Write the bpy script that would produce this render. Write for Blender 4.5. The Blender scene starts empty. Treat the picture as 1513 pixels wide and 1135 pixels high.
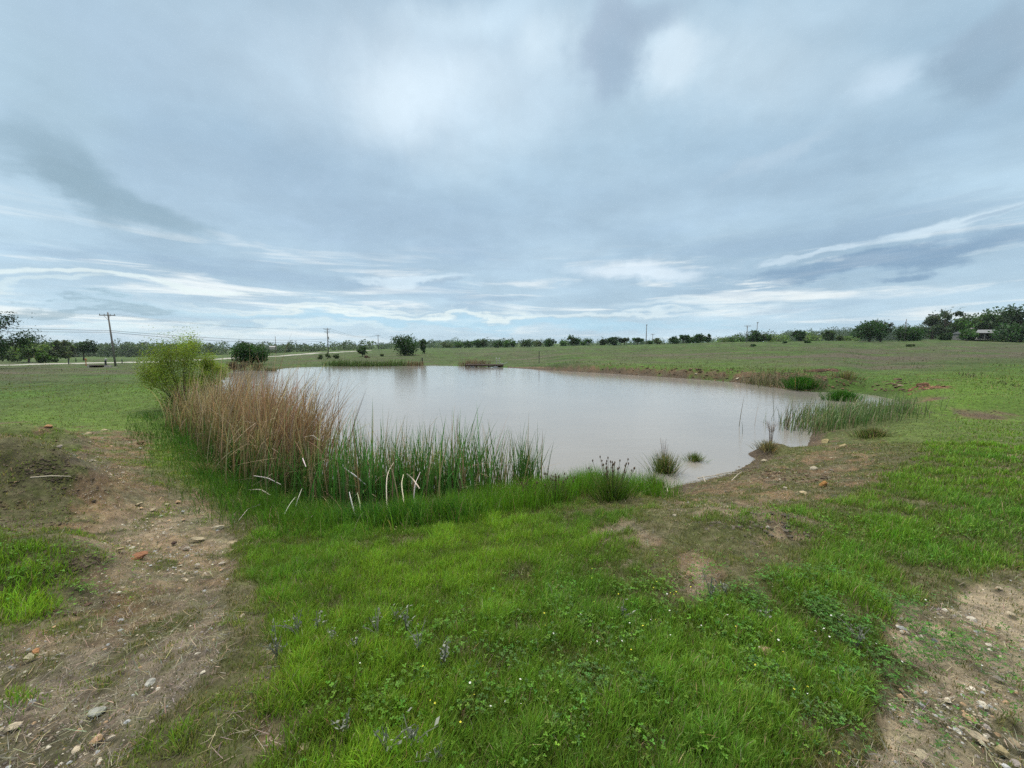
import bpy, math
import numpy as np
rng = np.random.default_rng(7)
S = bpy.context.scene
COL = S.collection
R = math.radians
PI = math.pi

# ------------------------------------------------------------------ camera
F = 570.0; CX = 756.5; CY = 567.5; PITCH = R(5.26); CAMZ = 3.0
cam = bpy.data.objects.new('camera', bpy.data.cameras.new('camera'))
COL.objects.link(cam); S.camera = cam
cam.location = (0, 0, CAMZ); cam.rotation_euler = (R(90) - PITCH, 0, 0)
cam.data.sensor_width = 36; cam.data.lens = 36 * F / 1513
cam.data.clip_start = 0.05; cam.data.clip_end = 8000
S.view_settings.view_transform = 'Standard'; S.view_settings.look = 'None'
S.view_settings.gamma = 1; S.view_settings.exposure = 0.5
S.cycles.use_denoising = False; S.cycles.max_bounces = 6; S.cycles.diffuse_bounces = 3; S.cycles.transparent_max_bounces = 8
cp, sp = math.cos(PITCH), math.sin(PITCH)

def px_dir(x, y):
    u = (np.asarray(x, float) - CX) / F; v = (CY - np.asarray(y, float)) / F
    return u, cp + v * sp, -sp + v * cp
def px_at_z(x, y, z=0.0):
    a, b, c = px_dir(x, y); t = (z - CAMZ) / c
    return a * t, b * t
def to_px(X, Y, Z):
    X = np.asarray(X, float); dz = np.asarray(Z, float) - CAMZ
    d = Y * cp - dz * sp; up = Y * sp + dz * cp
    d = np.where(d < 0.05, 0.05, d)
    return CX + F * X / d, CY - F * up / d

# ------------------------------------------------------------------ sky and sun
SUN_EL, SUN_AZ = R(52), R(-25)
world = bpy.data.worlds.new('World'); S.world = world; world.use_nodes = True
wt = world.node_tree; wt.nodes.clear()
class NT:
    def __init__(s, t): s.t = t
    def n(s, typ, **k):
        nd = s.t.nodes.new(typ)
        for a, b in k.items(): setattr(nd, a, b)
        return nd
    def put(s, sock, v):
        if isinstance(v, bpy.types.NodeSocket): s.t.links.new(v, sock)
        else: sock.default_value = v
    def math(s, op, a, b=0.0, c=None, clamp=False):
        nd = s.n('ShaderNodeMath', operation=op, use_clamp=clamp)
        s.put(nd.inputs[0], a); s.put(nd.inputs[1], b)
        if c is not None: s.put(nd.inputs[2], c)
        return nd.outputs[0]
    def vmath(s, op, a, b=(0, 0, 0)):
        nd = s.n('ShaderNodeVectorMath', operation=op); s.put(nd.inputs[0], a); s.put(nd.inputs[1], b)
        return nd.outputs['Value'] if op in ('LENGTH', 'DOT_PRODUCT') else nd.outputs[0]
    def mapr(s, v, a, b, c=0.0, d=1.0, typ='SMOOTHSTEP'):
        nd = s.n('ShaderNodeMapRange', interpolation_type=typ)
        for i, w in enumerate((v, a, b, c, d)): s.put(nd.inputs[i], w)
        return nd.outputs[0]
    def mix(s, f, a, b, bt='MIX'):
        nd = s.n('ShaderNodeMix', data_type='RGBA', blend_type=bt)
        s.put(nd.inputs[0], f)
        for i, w in ((6, a), (7, b)):
            if not isinstance(w, bpy.types.NodeSocket) and len(w) == 3: w = (*w, 1)
            s.put(nd.inputs[i], w)
        return nd.outputs[2]
    def noise(s, vec, scale, det=3, rough=.5, dist=0.0, out='Fac'):
        nd = s.n('ShaderNodeTexNoise'); s.put(nd.inputs['Vector'], vec); nd.inputs['Scale'].default_value = scale
        nd.inputs['Detail'].default_value = det; nd.inputs['Roughness'].default_value = rough
        nd.inputs['Distortion'].default_value = dist
        return nd.outputs[out]
def azel(x, y):
    a, b, c = px_dir(x, y); return math.atan2(a, b), math.atan2(c, math.hypot(a, b))
W = NT(wt)
tc = W.n('ShaderNodeTexCoord').outputs['Generated']
sep = W.n('ShaderNodeSeparateXYZ'); W.put(sep.inputs[0], tc)
sx, sy, sz = sep.outputs
az = W.math('ARCTAN2', sx, sy)
el = W.math('ARCTAN2', sz, W.math('SQRT', W.math('ADD', W.math('MULTIPLY', sx, sx), W.math('MULTIPLY', sy, sy))))
ae = W.n('ShaderNodeCombineXYZ'); W.put(ae.inputs[0], az); W.put(ae.inputs[1], el); ae = ae.outputs[0]
zz = W.math('ADD', W.math('MAXIMUM', sz, 0.0), 0.09)
pl = W.n('ShaderNodeCombineXYZ'); W.put(pl.inputs[0], W.math('DIVIDE', sx, zz)); W.put(pl.inputs[1], W.math('DIVIDE', sy, zz)); pl = pl.outputs[0]
# soft warp so that the placed cloud masses get ragged edges
wn = W.noise(pl, 0.9, 5, .55, 0, 'Color')
wv = W.vmath('SUBTRACT', wn, (.5, .5, .5))
wn2 = W.noise(ae, 4.5, 8, .58, 0, 'Color')
wv2 = W.vmath('SUBTRACT', wn2, (.5, .5, .5))
wa = W.vmath('ADD', ae, W.vmath('ADD', W.vmath('MULTIPLY', wv, (.30, .10, 0)), W.vmath('MULTIPLY', wv2, (.24, .11, 0))))
def blob(x, y, rx, ry, tilt=0.0, hard=0.0):
    a0, e0 = azel(x, y)
    ax, ex = azel(x + rx * math.cos(tilt), y - rx * math.sin(tilt)); ay, ey = azel(x - ry * math.sin(tilt), y - ry * math.cos(tilt))
    r1 = math.hypot(ax - a0, ex - e0); r2 = math.hypot(ay - a0, ey - e0); ang = math.atan2(ex - e0, ax - a0)
    m = W.n('ShaderNodeMapping', vector_type='TEXTURE'); W.put(m.inputs['Vector'], wa)
    m.inputs['Location'].default_value = (a0, e0, 0); m.inputs['Rotation'].default_value = (0, 0, ang); m.inputs['Scale'].default_value = (r1, r2, 1)
    return W.mapr(W.vmath('LENGTH', m.outputs[0]), 1.3 - .1 * hard, hard)
sky = W.n('ShaderNodeTexSky', sky_type='NISHITA', sun_disc=False, sun_elevation=SUN_EL, sun_rotation=SUN_AZ)
skyc = W.vmath('MULTIPLY', sky.outputs[0], (0.085, 0.085, 0.085))
# grey-blue overcast deck, a little paler where it thins
n1 = W.noise(pl, 0.42, 6, .52, .3); n2 = W.noise(pl, 1.35, 7, .58, .4)
deck = W.mapr(n1, .33, .68)
ccol = W.mix(deck, (.225, .330, .425), (.385, .520, .615))
fine = W.mapr(n2, .3, .7, .93, 1.09, 'LINEAR')
ccol = W.vmath('MULTIPLY', ccol, W.n('ShaderNodeCombineXYZ').outputs[0]) if False else ccol
fc = W.n('ShaderNodeCombineColor'); [W.put(fc.inputs[i], fine) for i in range(3)]
ccol = W.mix(1.0, ccol, fc.outputs[0], 'MULTIPLY')
n3 = W.noise(pl, 4.2, 8, .62, .6); n4 = W.noise(ae, 11, 8, .62, .4)
tex = W.math('MULTIPLY', W.mapr(n3, .3, .7, .97, 1.03, 'LINEAR'), W.mapr(n4, .3, .7, .965, 1.035, 'LINEAR'))
fc2 = W.n('ShaderNodeCombineColor'); [W.put(fc2.inputs[i], tex) for i in range(3)]
# paler low sky
low = W.mapr(el, .26, .02); ccol = W.mix(W.math('MULTIPLY', low, .50), ccol, (.42, .55, .64))
# long streaks of pale blue gap and white cloud above the horizon
st = W.n('ShaderNodeMapping'); W.put(st.inputs['Vector'], ae); st.inputs['Scale'].default_value = (1.0, 11.0, 1)
sn = W.noise(st.outputs[0], 2.6, 7, .60, .5)
streak = W.math('MULTIPLY', W.mapr(sn, .50, .64), W.math('MULTIPLY', W.mapr(el, .27, .15), W.mapr(el, .0, .04)))
ccol = W.mix(W.math('MULTIPLY', streak, .9), ccol, (.64, .69, .70))
st2 = W.n('ShaderNodeMapping'); W.put(st2.inputs['Vector'], ae); st2.inputs['Scale'].default_value = (1.0, 8.0, 1); st2.inputs['Location'].default_value = (3.1, 1.7, 0)
sn2 = W.noise(st2.outputs[0], 1.9, 6, .55, .4)
dk = W.math('MULTIPLY', W.mapr(sn2, .52, .66), W.math('MULTIPLY', W.mapr(el, .34, .18), W.mapr(el, .03, .07)))
ccol = W.mix(W.math('MULTIPLY', dk, .55), ccol, (.235, .34, .45))
BL = [ # px x, px y, rx, ry, tilt, hardness, colour, strength
 (660, 130, 300, 170, .2, 0, (0.540, 0.647, 0.723), 0.66), (1060, 90, 300, 110, -.2, 0, (0.504, 0.618, 0.693), 0.53), (600, 150, 110, 70, .3, 0, (0.594, 0.695, 0.762), 0.49), (800, 60, 60, 60, 0, 0, (0.558, 0.666, 0.733), 0.49),
 (610, 340, 520, 95, -.05, 0, (0.276, 0.376, 0.474), 0.51), (1000, 290, 420, 75, .12, 0, (0.291, 0.397, 0.494), 0.42),
 (150, 60, 330, 120, 0, 0, (0.330, 0.433, 0.525), 0.42), (30, 130, 120, 200, 0, 0, (0.291, 0.412, 0.474), 0.34),
 (60, 235, 130, 38, -.40, .45, (0.209, 0.309, 0.376), 0.72), (180, 292, 120, 34, -.40, .5, (0.199, 0.299, 0.366), 0.77),
 (1010, 75, 60, 50, .3, .3, (0.558, 0.656, 0.723), 0.57), (905, 62, 62, 95, .15, .5, (0.262, 0.340, 0.433), 0.68), (960, 20, 80, 30, .1, .3, (0.281, 0.360, 0.443), 0.59),
 (1290, 140, 90, 30, .4, .2, (0.495, 0.608, 0.703), 0.49), (1445, 105, 120, 50, .6, .45, (0.238, 0.319, 0.402), 0.68), (1500, 40, 60, 60, .5, .3, (0.272, 0.360, 0.443), 0.51),
 (1230, 20, 260, 50, .1, 0, (0.466, 0.597, 0.690), 0.42), (1120, 240, 90, 12, .5, .2, (0.407, 0.505, 0.587), 0.34),
 (1270, 393, 240, 14, .11, .6, (0.160, 0.258, 0.371), 0.81), (1450, 370, 170, 20, .1, .5, (0.175, 0.273, 0.381), 0.72),
 (1410, 338, 190, 12, .20, .4, (0.540, 0.647, 0.713), 0.70), (1200, 372, 90, 6, .2, .4, (0.504, 0.608, 0.683), 0.57), (950, 400, 130, 17, .05, .4, (0.594, 0.675, 0.733), 0.74), (1500, 322, 80, 6, .2, .4, (0.242, 0.350, 0.453), 0.59),
 (160, 411, 230, 8, -.05, .5, (0.594, 0.675, 0.673), 0.74), (60, 424, 150, 6, 0, .4, (0.540, 0.637, 0.653), 0.49), (610, 410, 75, 7, .05, .4, (0.522, 0.627, 0.693), 0.70), (657, 413, 24, 6, 0, .4, (0.262, 0.360, 0.453), 0.68),
 (620, 464, 300, 5, -.01, .4, (0.630, 0.704, 0.693), 0.66), (480, 450, 180, 4, -.03, .4, (0.594, 0.675, 0.683), 0.66), (900, 462, 180, 5, .02, .4, (0.594, 0.675, 0.693), 0.57), (1050, 445, 200, 7, .03, .3, (0.540, 0.637, 0.683), 0.49),
 (700, 478, 500, 9, 0, .3, (0.301, 0.505, 0.639), 0.64), (130, 452, 110, 7, 0, .5, (0.223, 0.330, 0.402), 0.72), (40, 460, 90, 6, 0, .5, (0.223, 0.330, 0.402), 0.68), (350, 458, 150, 5, -.05, .4, (0.407, 0.577, 0.670), 0.51),
 (430, 482, 200, 5, 0, .3, (0.540, 0.647, 0.673), 0.49), (230, 490, 220, 6, 0, .3, (0.466, 0.618, 0.680), 0.51), (1300, 440, 330, 20, .02, .1, (0.339, 0.464, 0.567), 0.51),
 (920, 90, 46, 60, .2, .3, (.235, .33, .42), .5), (965, 15, 70, 30, .1, .2, (.25, .345, .44), .45), (1420, 130, 100, 38, .5, .3, (.215, .315, .40), .5), (1490, 60, 80, 50, .5, .2, (.23, .325, .41), .4),
 (100, 262, 100, 22, -.42, .5, (.205, .30, .36), .5), (700, 20, 140, 40, .3, 0, (.52, .65, .74), .5)]
for (x, y, rx, ry, tl, hd, c, k) in BL:
    ccol = W.mix(W.math('MULTIPLY', blob(x, y, rx, ry, tl, hd), k), ccol, c)
ccol = W.mix(1.0, ccol, fc2.outputs[0], 'MULTIPLY'); zen = W.mapr(el, .74, 1.15); ccol = W.mix(zen, ccol, (2.35, 2.25, 2.05))  # zenith sky, out of view, brightened to add soft light on the ground
thin = W.mapr(n2, .55, .8, .93, .80)
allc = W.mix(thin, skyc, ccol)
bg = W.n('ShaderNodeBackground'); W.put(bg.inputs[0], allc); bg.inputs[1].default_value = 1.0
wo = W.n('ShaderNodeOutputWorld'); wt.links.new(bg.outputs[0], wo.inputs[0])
world.cycles.sampling_method = 'MANUAL'; world.cycles.sample_map_resolution = 512
sun = bpy.data.objects.new('sun', bpy.data.lights.new('sun', 'SUN')); COL.objects.link(sun)
sun.data.energy = 1.5; sun.data.angle = R(11); sun.data.color = (1, .96, .90)
sun.rotation_euler = (R(90) - SUN_EL, 0, PI - SUN_AZ)
sun.location = (0, 0, 60)

# ------------------------------------------------------------------ helpers
def hsh(ix, iy, seed):
    h = (ix.astype(np.int64) * 374761393 + iy.astype(np.int64) * 668265263 + seed * 1442695041) & 0xFFFFFFFF
    h = ((h ^ (h >> 13)) * 1274126177) & 0xFFFFFFFF
    return (h ^ (h >> 16)) & 0xFFFF
def pn(x, y, seed=0):
    x = np.asarray(x, float); y = np.asarray(y, float)
    xi = np.floor(x); yi = np.floor(y); fx = x - xi; fy = y - yi
    u = fx * fx * fx * (fx * (fx * 6 - 15) + 10); v = fy * fy * fy * (fy * (fy * 6 - 15) + 10)
    def g(a, b):
        an = hsh(xi + a, yi + b, seed) * (2 * PI / 65536)
        return np.cos(an) * (fx - a) + np.sin(an) * (fy - b)
    a = g(0, 0) * (1 - u) + g(1, 0) * u; b = g(0, 1) * (1 - u) + g(1, 1) * u
    return (a * (1 - v) + b * v) * 1.5
def fbm(x, y, o=4, seed=0, k=.5):
    t = 0; a = 1.0; m = 0
    for i in range(o):
        t = t + a * pn(x * 2 ** i + 17.3 * i, y * 2 ** i - 9.1 * i, seed + i); m += a; a *= k
    return t / m
def ss(x, a, b):
    t = np.clip((np.asarray(x, float) - a) / (b - a), 0, 1); return t * t * (3 - 2 * t)
def lerp3(a, b, t): return np.asarray(a) * (1 - t[..., None]) + np.asarray(b) * t[..., None]

def mk(name, V, Fs, mat, parent=None, col=None, smooth=False, attrs=None):
    """one mesh object from numpy arrays; Fs is a list of (n,k) index arrays"""
    me = bpy.data.meshes.new(name); V = np.asarray(V, np.float32); me.vertices.add(len(V)); me.vertices.foreach_set('co', V.ravel())
    Fs = [np.asarray(f, np.int32) for f in Fs if len(f)]
    nl = sum(f.size for f in Fs); nf = sum(len(f) for f in Fs)
    me.loops.add(nl); me.loops.foreach_set('vertex_index', np.concatenate([f.ravel() for f in Fs]))
    me.polygons.add(nf); tot = np.concatenate([np.full(len(f), f.shape[1], np.int32) for f in Fs])
    st_ = np.concatenate([[0], np.cumsum(tot)[:-1]]).astype(np.int32)
    me.polygons.foreach_set('loop_start', st_)
    me.polygons.foreach_set('use_smooth', np.full(nf, bool(smooth)))
    me.update(calc_edges=True)
    if col is not None:
        c = np.ones((len(V), 4), np.float32); c[:, :3] = col
        me.attributes.new('tint', 'FLOAT_COLOR', 'POINT').data.foreach_set('color', c.ravel())
    for k, a in (attrs or {}).items():
        me.attributes.new(k, 'FLOAT', 'POINT').data.foreach_set('value', np.asarray(a, np.float32))
    if mat: me.materials.append(mat)
    o = bpy.data.objects.new(name, me); COL.objects.link(o)
    if parent is not None: o.parent = parent
    return o
def tag(o, label=None, cat=None, group=None, kind=None):
    if label: o['label'] = label
    if cat: o['category'] = cat
    if group: o['group'] = group
    if kind: o['kind'] = kind
    return o
def root(name, label, cat, loc, rz=0, group=None):
    o = bpy.data.objects.new(name, None); COL.objects.link(o); o.location = loc; o.rotation_euler = (0, 0, rz)
    o.empty_display_size = .2
    return tag(o, label, cat, group)
class MB:
    """collects shapes for one mesh"""
    def __init__(s): s.V = []; s.Q = []; s.T = []; s.C = []; s.n = 0
    def add(s, V, Q=None, T=None, c=None):
        V = np.asarray(V, float).reshape(-1, 3)
        if Q is not None and len(Q): s.Q.append(np.asarray(Q) + s.n)
        if T is not None and len(T): s.T.append(np.asarray(T) + s.n)
        s.V.append(V); s.n += len(V)
        cc = np.ones((len(V), 3)) if c is None else np.broadcast_to(np.asarray(c, float), (len(V), 3)); s.C.append(cc)
    def box(s, c, d, rz=0, col=None, taper=1.0):
        x, y, z = [q / 2 for q in d]
        V = np.array([[i * x, j * y, -z] for i, j in ((-1, -1), (1, -1), (1, 1), (-1, 1))] + [[i * x * taper, j * y * taper, z] for i, j in ((-1, -1), (1, -1), (1, 1), (-1, 1))])
        ca, sa = math.cos(rz), math.sin(rz); V = np.stack([V[:, 0] * ca - V[:, 1] * sa, V[:, 0] * sa + V[:, 1] * ca, V[:, 2]], 1) + np.array(c)
        s.add(V, [[0, 3, 2, 1], [4, 5, 6, 7], [0, 1, 5, 4], [1, 2, 6, 5], [2, 3, 7, 6], [3, 0, 4, 7]], c=col)
    def tube(s, P, r, n=8, col=None):
        P = np.asarray(P, float); m = len(P); r = np.broadcast_to(np.asarray(r, float), (m,))
        T = np.gradient(P, axis=0); T /= np.linalg.norm(T, axis=1, keepdims=True) + 1e-9
        up = np.where(np.abs(T[:, 2:3]) > .9, np.array([[1., 0, 0]]), np.array([[0, 0, 1.]]))
        A = np.cross(T, up); A /= np.linalg.norm(A, axis=1, keepdims=True) + 1e-9; B = np.cross(T, A)
        a = np.arange(n) * 2 * PI / n
        V = P[:, None] + r[:, None, None] * (np.cos(a)[None, :, None] * A[:, None] + np.sin(a)[None, :, None] * B[:, None])
        i = np.arange(m - 1)[:, None] * n; j = np.arange(n)[None]; j2 = (j + 1) % n
        Q = np.stack([i + j, i + j2, i + n + j2, i + n + j], -1).reshape(-1, 4)
        V = V.reshape(-1, 3); V = np.concatenate([V, P[:1], P[-1:]]); b = m * n; jj = np.arange(n); j3 = (jj + 1) % n
        Tt = np.concatenate([np.stack([j3, jj, np.full(n, b)], 1), np.stack([(m - 1) * n + jj, (m - 1) * n + j3, np.full(n, b + 1)], 1)])
        s.add(V, Q, Tt, col)
    def build(s, name, mat, parent=None, smooth=False):
        return mk(name, np.concatenate(s.V), ([np.concatenate(s.Q)] if s.Q else []) + ([np.concatenate(s.T)] if s.T else []), mat, parent, np.concatenate(s.C), smooth)

# ------------------------------------------------------------------ materials
def mat_new(name):
    m = bpy.data.materials.new(name); m.use_nodes = True; t = m.node_tree; t.nodes.clear()
    N = NT(t); o = N.n('ShaderNodeOutputMaterial'); return m, N, o
def mat_simple(name, c, rough=.7, var=.25, scale=8, spec=.3, bump=.0, tint=False, metal=0.0):
    m, N, o = mat_new(name); p = N.n('ShaderNodeBsdfPrincipled')
    tcn = N.n('ShaderNodeTexCoord').outputs['Object']; f = N.noise(tcn, scale, 5, .6)
    base = (*c, 1)
    if tint: base = N.n('ShaderNodeAttribute', attribute_name='tint').outputs['Color']
    g = N.mapr(f, .3, .7, 1 - var, 1 + var, 'LINEAR'); gc = N.n('ShaderNodeCombineColor'); [N.put(gc.inputs[i], g) for i in range(3)]
    N.put(p.inputs['Base Color'], N.mix(1.0, base if tint else c, gc.outputs[0], 'MULTIPLY'))
    p.inputs['Roughness'].default_value = rough; p.inputs['Specular IOR Level'].default_value = spec; p.inputs['Metallic'].default_value = metal
    if bump:
        b = N.n('ShaderNodeBump'); b.inputs['Strength'].default_value = bump; b.inputs['Distance'].default_value = .02; N.put(b.inputs['Height'], f); N.put(p.inputs['Normal'], b.outputs[0])
    N.t.links.new(p.outputs[0], o.inputs[0]); return m
def mat_leaf(name, trans=.35, rough=.55, spec=.25, gain=1.0):
    m, N, o = mat_new(name); p = N.n('ShaderNodeBsdfPrincipled'); tr = N.n('ShaderNodeBsdfTranslucent'); mx = N.n('ShaderNodeMixShader')
    a = N.n('ShaderNodeAttribute', attribute_name='tint').outputs['Color']
    N.put(p.inputs['Base Color'], a); N.put(tr.inputs[0], N.mix(1.0, a, (1.15, 1.2, .7), 'MULTIPLY'))
    p.inputs['Roughness'].default_value = rough; p.inputs['Specular IOR Level'].default_value = spec
    mx.inputs[0].default_value = trans; N.t.links.new(p.outputs[0], mx.inputs[1]); N.t.links.new(tr.outputs[0], mx.inputs[2]); N.t.links.new(mx.outputs[0], o.inputs[0]); return m
M_grass = mat_leaf('grass_blade'); M_leaf = mat_leaf('tree_leaf', .38); M_reed = mat_leaf('reed_leaf', .25, .6)
M_dry = mat_simple('dry_straw', (.4, .34, .24), .8, .15, 20, .2, tint=True)
M_bark = mat_simple('bark', (.11, .085, .065), .9, .35, 14, .1, .4)
M_wood = mat_simple('weathered_pole_wood', (.19, .165, .145), .85, .2, 5, .2, .2)
M_stone = mat_simple('stone', (.4, .35, .28), .85, .28, 26, .2, .6, tint=True)
M_wire = mat_simple('wire', (.10, .10, .11), .6, .05, 3)
M_ins = mat_simple('insulator', (.35, .33, .32), .3, .05, 3, .5)

# ------------------------------------------------------------------ pond outline (photo pixels laid on the water level)
WPX = [(330,560),(336,549),(352,546),(395,548),(430,543),(490,541.5),(560,540.5),(620,540),(690,541),(745,543),(800,546.5),(850,549.5),(900,552),(960,556),(1050,562),(1110,567),
       (1140,572),(1175,577),(1215,580),(1250,579),(1290,584),(1322,590),(1334,595),(1310,601),(1270,606),(1225,614),(1200,628),(1196,648),(1190,664),(1150,665),(1128,668),(1112,680),
       (1098,690),(1072,702),(1030,711),(1000,716),(975,729),(945,733),(905,727),(850,724),(800,734),(760,748),(700,760),(600,768),(500,770),(440,748),(385,715),(330,672),(288,632),(276,610),(300,580)]
wx, wy = px_at_z([p[0] for p in WPX], [p[1] for p in WPX], 0.0)
WP = np.stack([wx, wy], 1)
def chaikin(P):
    Q = np.roll(P, -1, 0); return np.stack([P * .75 + Q * .25, P * .25 + Q * .75], 1).reshape(-1, 2)
WP = chaikin(WP)
def sdist(x, y):
    x = np.asarray(x, float); y = np.asarray(y, float); sh = x.shape; x = x.ravel(); y = y.ravel()
    d = np.full(x.shape, 1e18); ins = np.zeros(x.shape, bool)
    for i in range(len(WP)):
        ax, ay = WP[i]; bx, by = WP[(i + 1) % len(WP)]; ex, ey = bx - ax, by - ay; L = ex * ex + ey * ey + 1e-12
        t = np.clip(((x - ax) * ex + (y - ay) * ey) / L, 0, 1); d = np.minimum(d, (x - ax - t * ex) ** 2 + (y - ay - t * ey) ** 2)
        c = ((ay > y) != (by > y)) & (x < ex * (y - ay) / (ey + 1e-15) + ax); ins ^= c
    d = np.sqrt(d); return np.where(ins, -d, d).reshape(sh)

# ------------------------------------------------------------------ terrain height
HX  = [-400, 0, 230, 420, 530, 600, 700, 800, 950, 1100, 1200, 1300, 1400, 1513, 1900]
HYR = [530, 529, 528, 521, 517, 515, 514, 512.5, 509, 505.5, 504.5, 503.5, 502, 503.5, 505]
HD  = [280, 300, 330, 380, 300, 240, 230, 215, 200, 190, 185, 180, 172, 170, 170]
HS  = [20, 22, 26, 60, 75, 75, 75, 70, 58, 45, 34, 28, 26, 24, 22]
HH  = [518, 518, 517, 515, 511, 508, 506, 508, 507, 508, 503, 499, 497, 498, 500]
BUMPS = []   # (x, y, radius x, radius y, height)
def zfun(x, y, micro=True, s=None):
    x = np.asarray(x, float); y = np.asarray(y, float)
    if s is None: s = sdist(x, y)
    d = np.hypot(x, y); yc = np.maximum(y, 1.0); px = CX + F * x / np.maximum(yc, .3 * np.abs(x) + .5)
    near = 1 - ss(d, 9, 26)
    amp = .32 + 1.40 * near; sp_ = np.maximum(s, 0)
    zb = amp * (1 - np.exp(-sp_ / 4.4)) + .04 * ss(s, -.2, .25)
    bank = ss(px, 770, 850) * (1 - ss(px, 1230, 1300)) * ss(y, 14, 22)
    zb = zb + bank * .75 * ss(s + .35 * fbm(x * .5, y * .5, 3, 5), .3, 1.5)
    rb = ss(px, 1240, 1330) * ss(y, 15, 19) * (1 - ss(y, 30, 45)); zb = zb + rb * .5 * ss(s + .5 * fbm(x * .4, y * .4, 3, 8), .5, 2.2)
    yr = np.interp(px, HX, HYR); D = np.interp(px, HX, HD); Ys = np.interp(px, HX, HS); zr = CAMZ + (515 - yr) / F * D
    t = np.clip((y - Ys) / (D - Ys), 0, 1.0); t = t * ss(s, 0, 12)
    z = zb * (1 - t) + zr * t
    far = ss(y, D * 1.05, D * 1.5) ; z = z - far * 1.5
    zh = CAMZ + (515 - np.interp(px, HX, HH)) / F * 900
    z = z + (zh - z) * ss(y, D * 1.6, 900)
    z = np.where(s < 0, -.75 * ss(-s, -.05, 3.0), z)
    if micro:
        fade = 1 / (1 + d / 60)
        z = z + ss(s, -.5, 1.0) * (.10 * fbm(x * .33, y * .33, 3, 11) + .055 * fbm(x * 1.3, y * 1.3, 3, 21)) + ss(d, 30, 90) * .55 * fbm(x * .045, y * .045, 3, 31) * ss(s, 3, 18)
        for (bx, by, ra, rb_, h) in BUMPS:
            z = z + h * np.exp(-(((x - bx) / ra) ** 2 + ((y - by) / rb_) ** 2) ** 1.5)
    return z
def ground_at(px, py, dmax=400):
    a, b, c = px_dir(px, py); t = np.concatenate([np.geomspace(1.0, dmax, 700)])
    X, Y, Z = a * t, b * t, CAMZ + c * t; g = zfun(X, Y); k = np.nonzero(Z <= g)[0]
    i = k[0] if len(k) else len(t) - 1
    return float(X[i]), float(Y[i]), float(g[i])
for (bx, by, ra, rb_, h) in [(40, 852, .75, .55, .34), (45, 655, 1.1, .6, .42), (15, 725, 1.2, .6, .40), (-60, 690, 1.6, 1.2, .4), (1135, 668, .42, .36, .26), (95, 690, .8, .5, .12), (1260, 640, 1.0, .6, .12), (1040, 870, .8, .5, .08), (1100, 770, 1.2, .7, .10)]:
    g_ = ground_at(bx, by); BUMPS.append((g_[0], g_[1], ra, rb_, h))

# ------------------------------------------------------------------ cover maps, traced on the ground
PAD = 300; SC = 2
MW, MH = (1513 + 2 * PAD) // SC, (1135 + PAD) // SC
gx, gy = np.meshgrid(np.arange(MW) * SC - PAD, np.arange(MH) * SC)
def blur(a, r):
    for _ in range(3):
        for ax in (0, 1):
            k = max(1, int(r)); c = np.cumsum(np.pad(a, [(k + 1, k) if i == ax else (0, 0) for i in (0, 1)], mode='edge'), axis=ax)
            n = a.shape[ax]; a = (np.take(c, np.arange(2 * k + 1, 2 * k + 1 + n), ax) - np.take(c, np.arange(0, n), ax)) / (2 * k + 1)
    return a
def poly(P, v=1.0):
    ins = np.zeros(gx.shape, bool); P = list(P)
    for i in range(len(P)):
        ax, ay = P[i]; bx, by = P[(i + 1) % len(P)]
        ins ^= ((ay > gy) != (by > gy)) & (gx < (bx - ax) * (gy - ay) / ((by - ay) or 1e-9) + ax)
    return ins * v
def ell(x, y, rx, ry, v=1.0): return v * (((gx - x) / rx) ** 2 + ((gy - y) / ry) ** 2 < 1)
def mx(*a):
    r = a[0]
    for b in a[1:]: r = np.maximum(r, b)
    return r
path = mx(poly([(135,632),(225,636),(238,655),(205,690),(215,712),(300,722),(325,770),(352,812),(335,850),(352,905),(335,960),(290,1010),(225,1070),(175,1140),(150,1435),(-300,1435),(-300,1000),(-60,985),(20,935),(95,905),(150,870),(150,820),(110,785),(100,740),(90,690),(110,650)]),
          ell(205,850,90,60))
scrub = mx(poly([(-200,630),(60,622),(130,632),(200,700),(150,790),(40,795),(-200,790)], .7), ell(120, 890, 55, 25, .8))
rightg = mx(poly([(1312,892),(1345,880),(1395,884),(1425,858),(1513,842),(1800,830),(1800,1435),(1200,1435),(1255,1135),(1292,1090),(1300,1050),(1340,1020),(1345,985),(1322,940)]))
rgreen = mx(ell(1385, 985, 70, 24, .55), ell(1500, 1060, 30, 22, .7), ell(1330, 1085, 60, 20, .4), ell(1430, 1010, 40, 16, .4))
mid = mx(ell(915,770,52,13,1), ell(930,795,55,13,.6), ell(1050,752,75,15,.8), ell(1000,790,70,20,.5), ell(1020,850,42,26,1), ell(1045,885,38,14,.5), ell(1170,815,60,15,.4),
         ell(1345,815,50,16,.7), ell(1145,775,90,35,.45), ell(830,812,30,8,.4), ell(495,885,22,5,.5), ell(1300,1010,40,14,.35), ell(1250,770,90,24,.25), ell(430, 1010, 34, 16, .4), ell(360, 1075, 90, 45, .35), ell(1210,1090, 55, 40, .35))
shore = mx(poly([(955,733),(1000,717),(1075,702),(1112,682),(1195,664),(1262,648),(1310,655),(1322,690),(1290,722),(1220,738),(1130,742),(1050,728),(1000,745)], .85), ell(1150,710,110,26,.85), ell(1180,640,60,14,.5), ell(1240, 625, 40, 10, .4))
rpatch = mx(ell(1490,676,55,17,.8), ell(1440,608,120,9,.7), ell(1385,600,60,5,.5), ell(1290,665,60,10,.3), ell(1210,765,60,8,.4), ell(1375,575,60,8,.8), ell(1210,549,40,5,.9), ell(1350,585,60,6,.6), ell(1490,640,30,4,.3), ell(1560, 720, 60, 20, .6))
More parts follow.
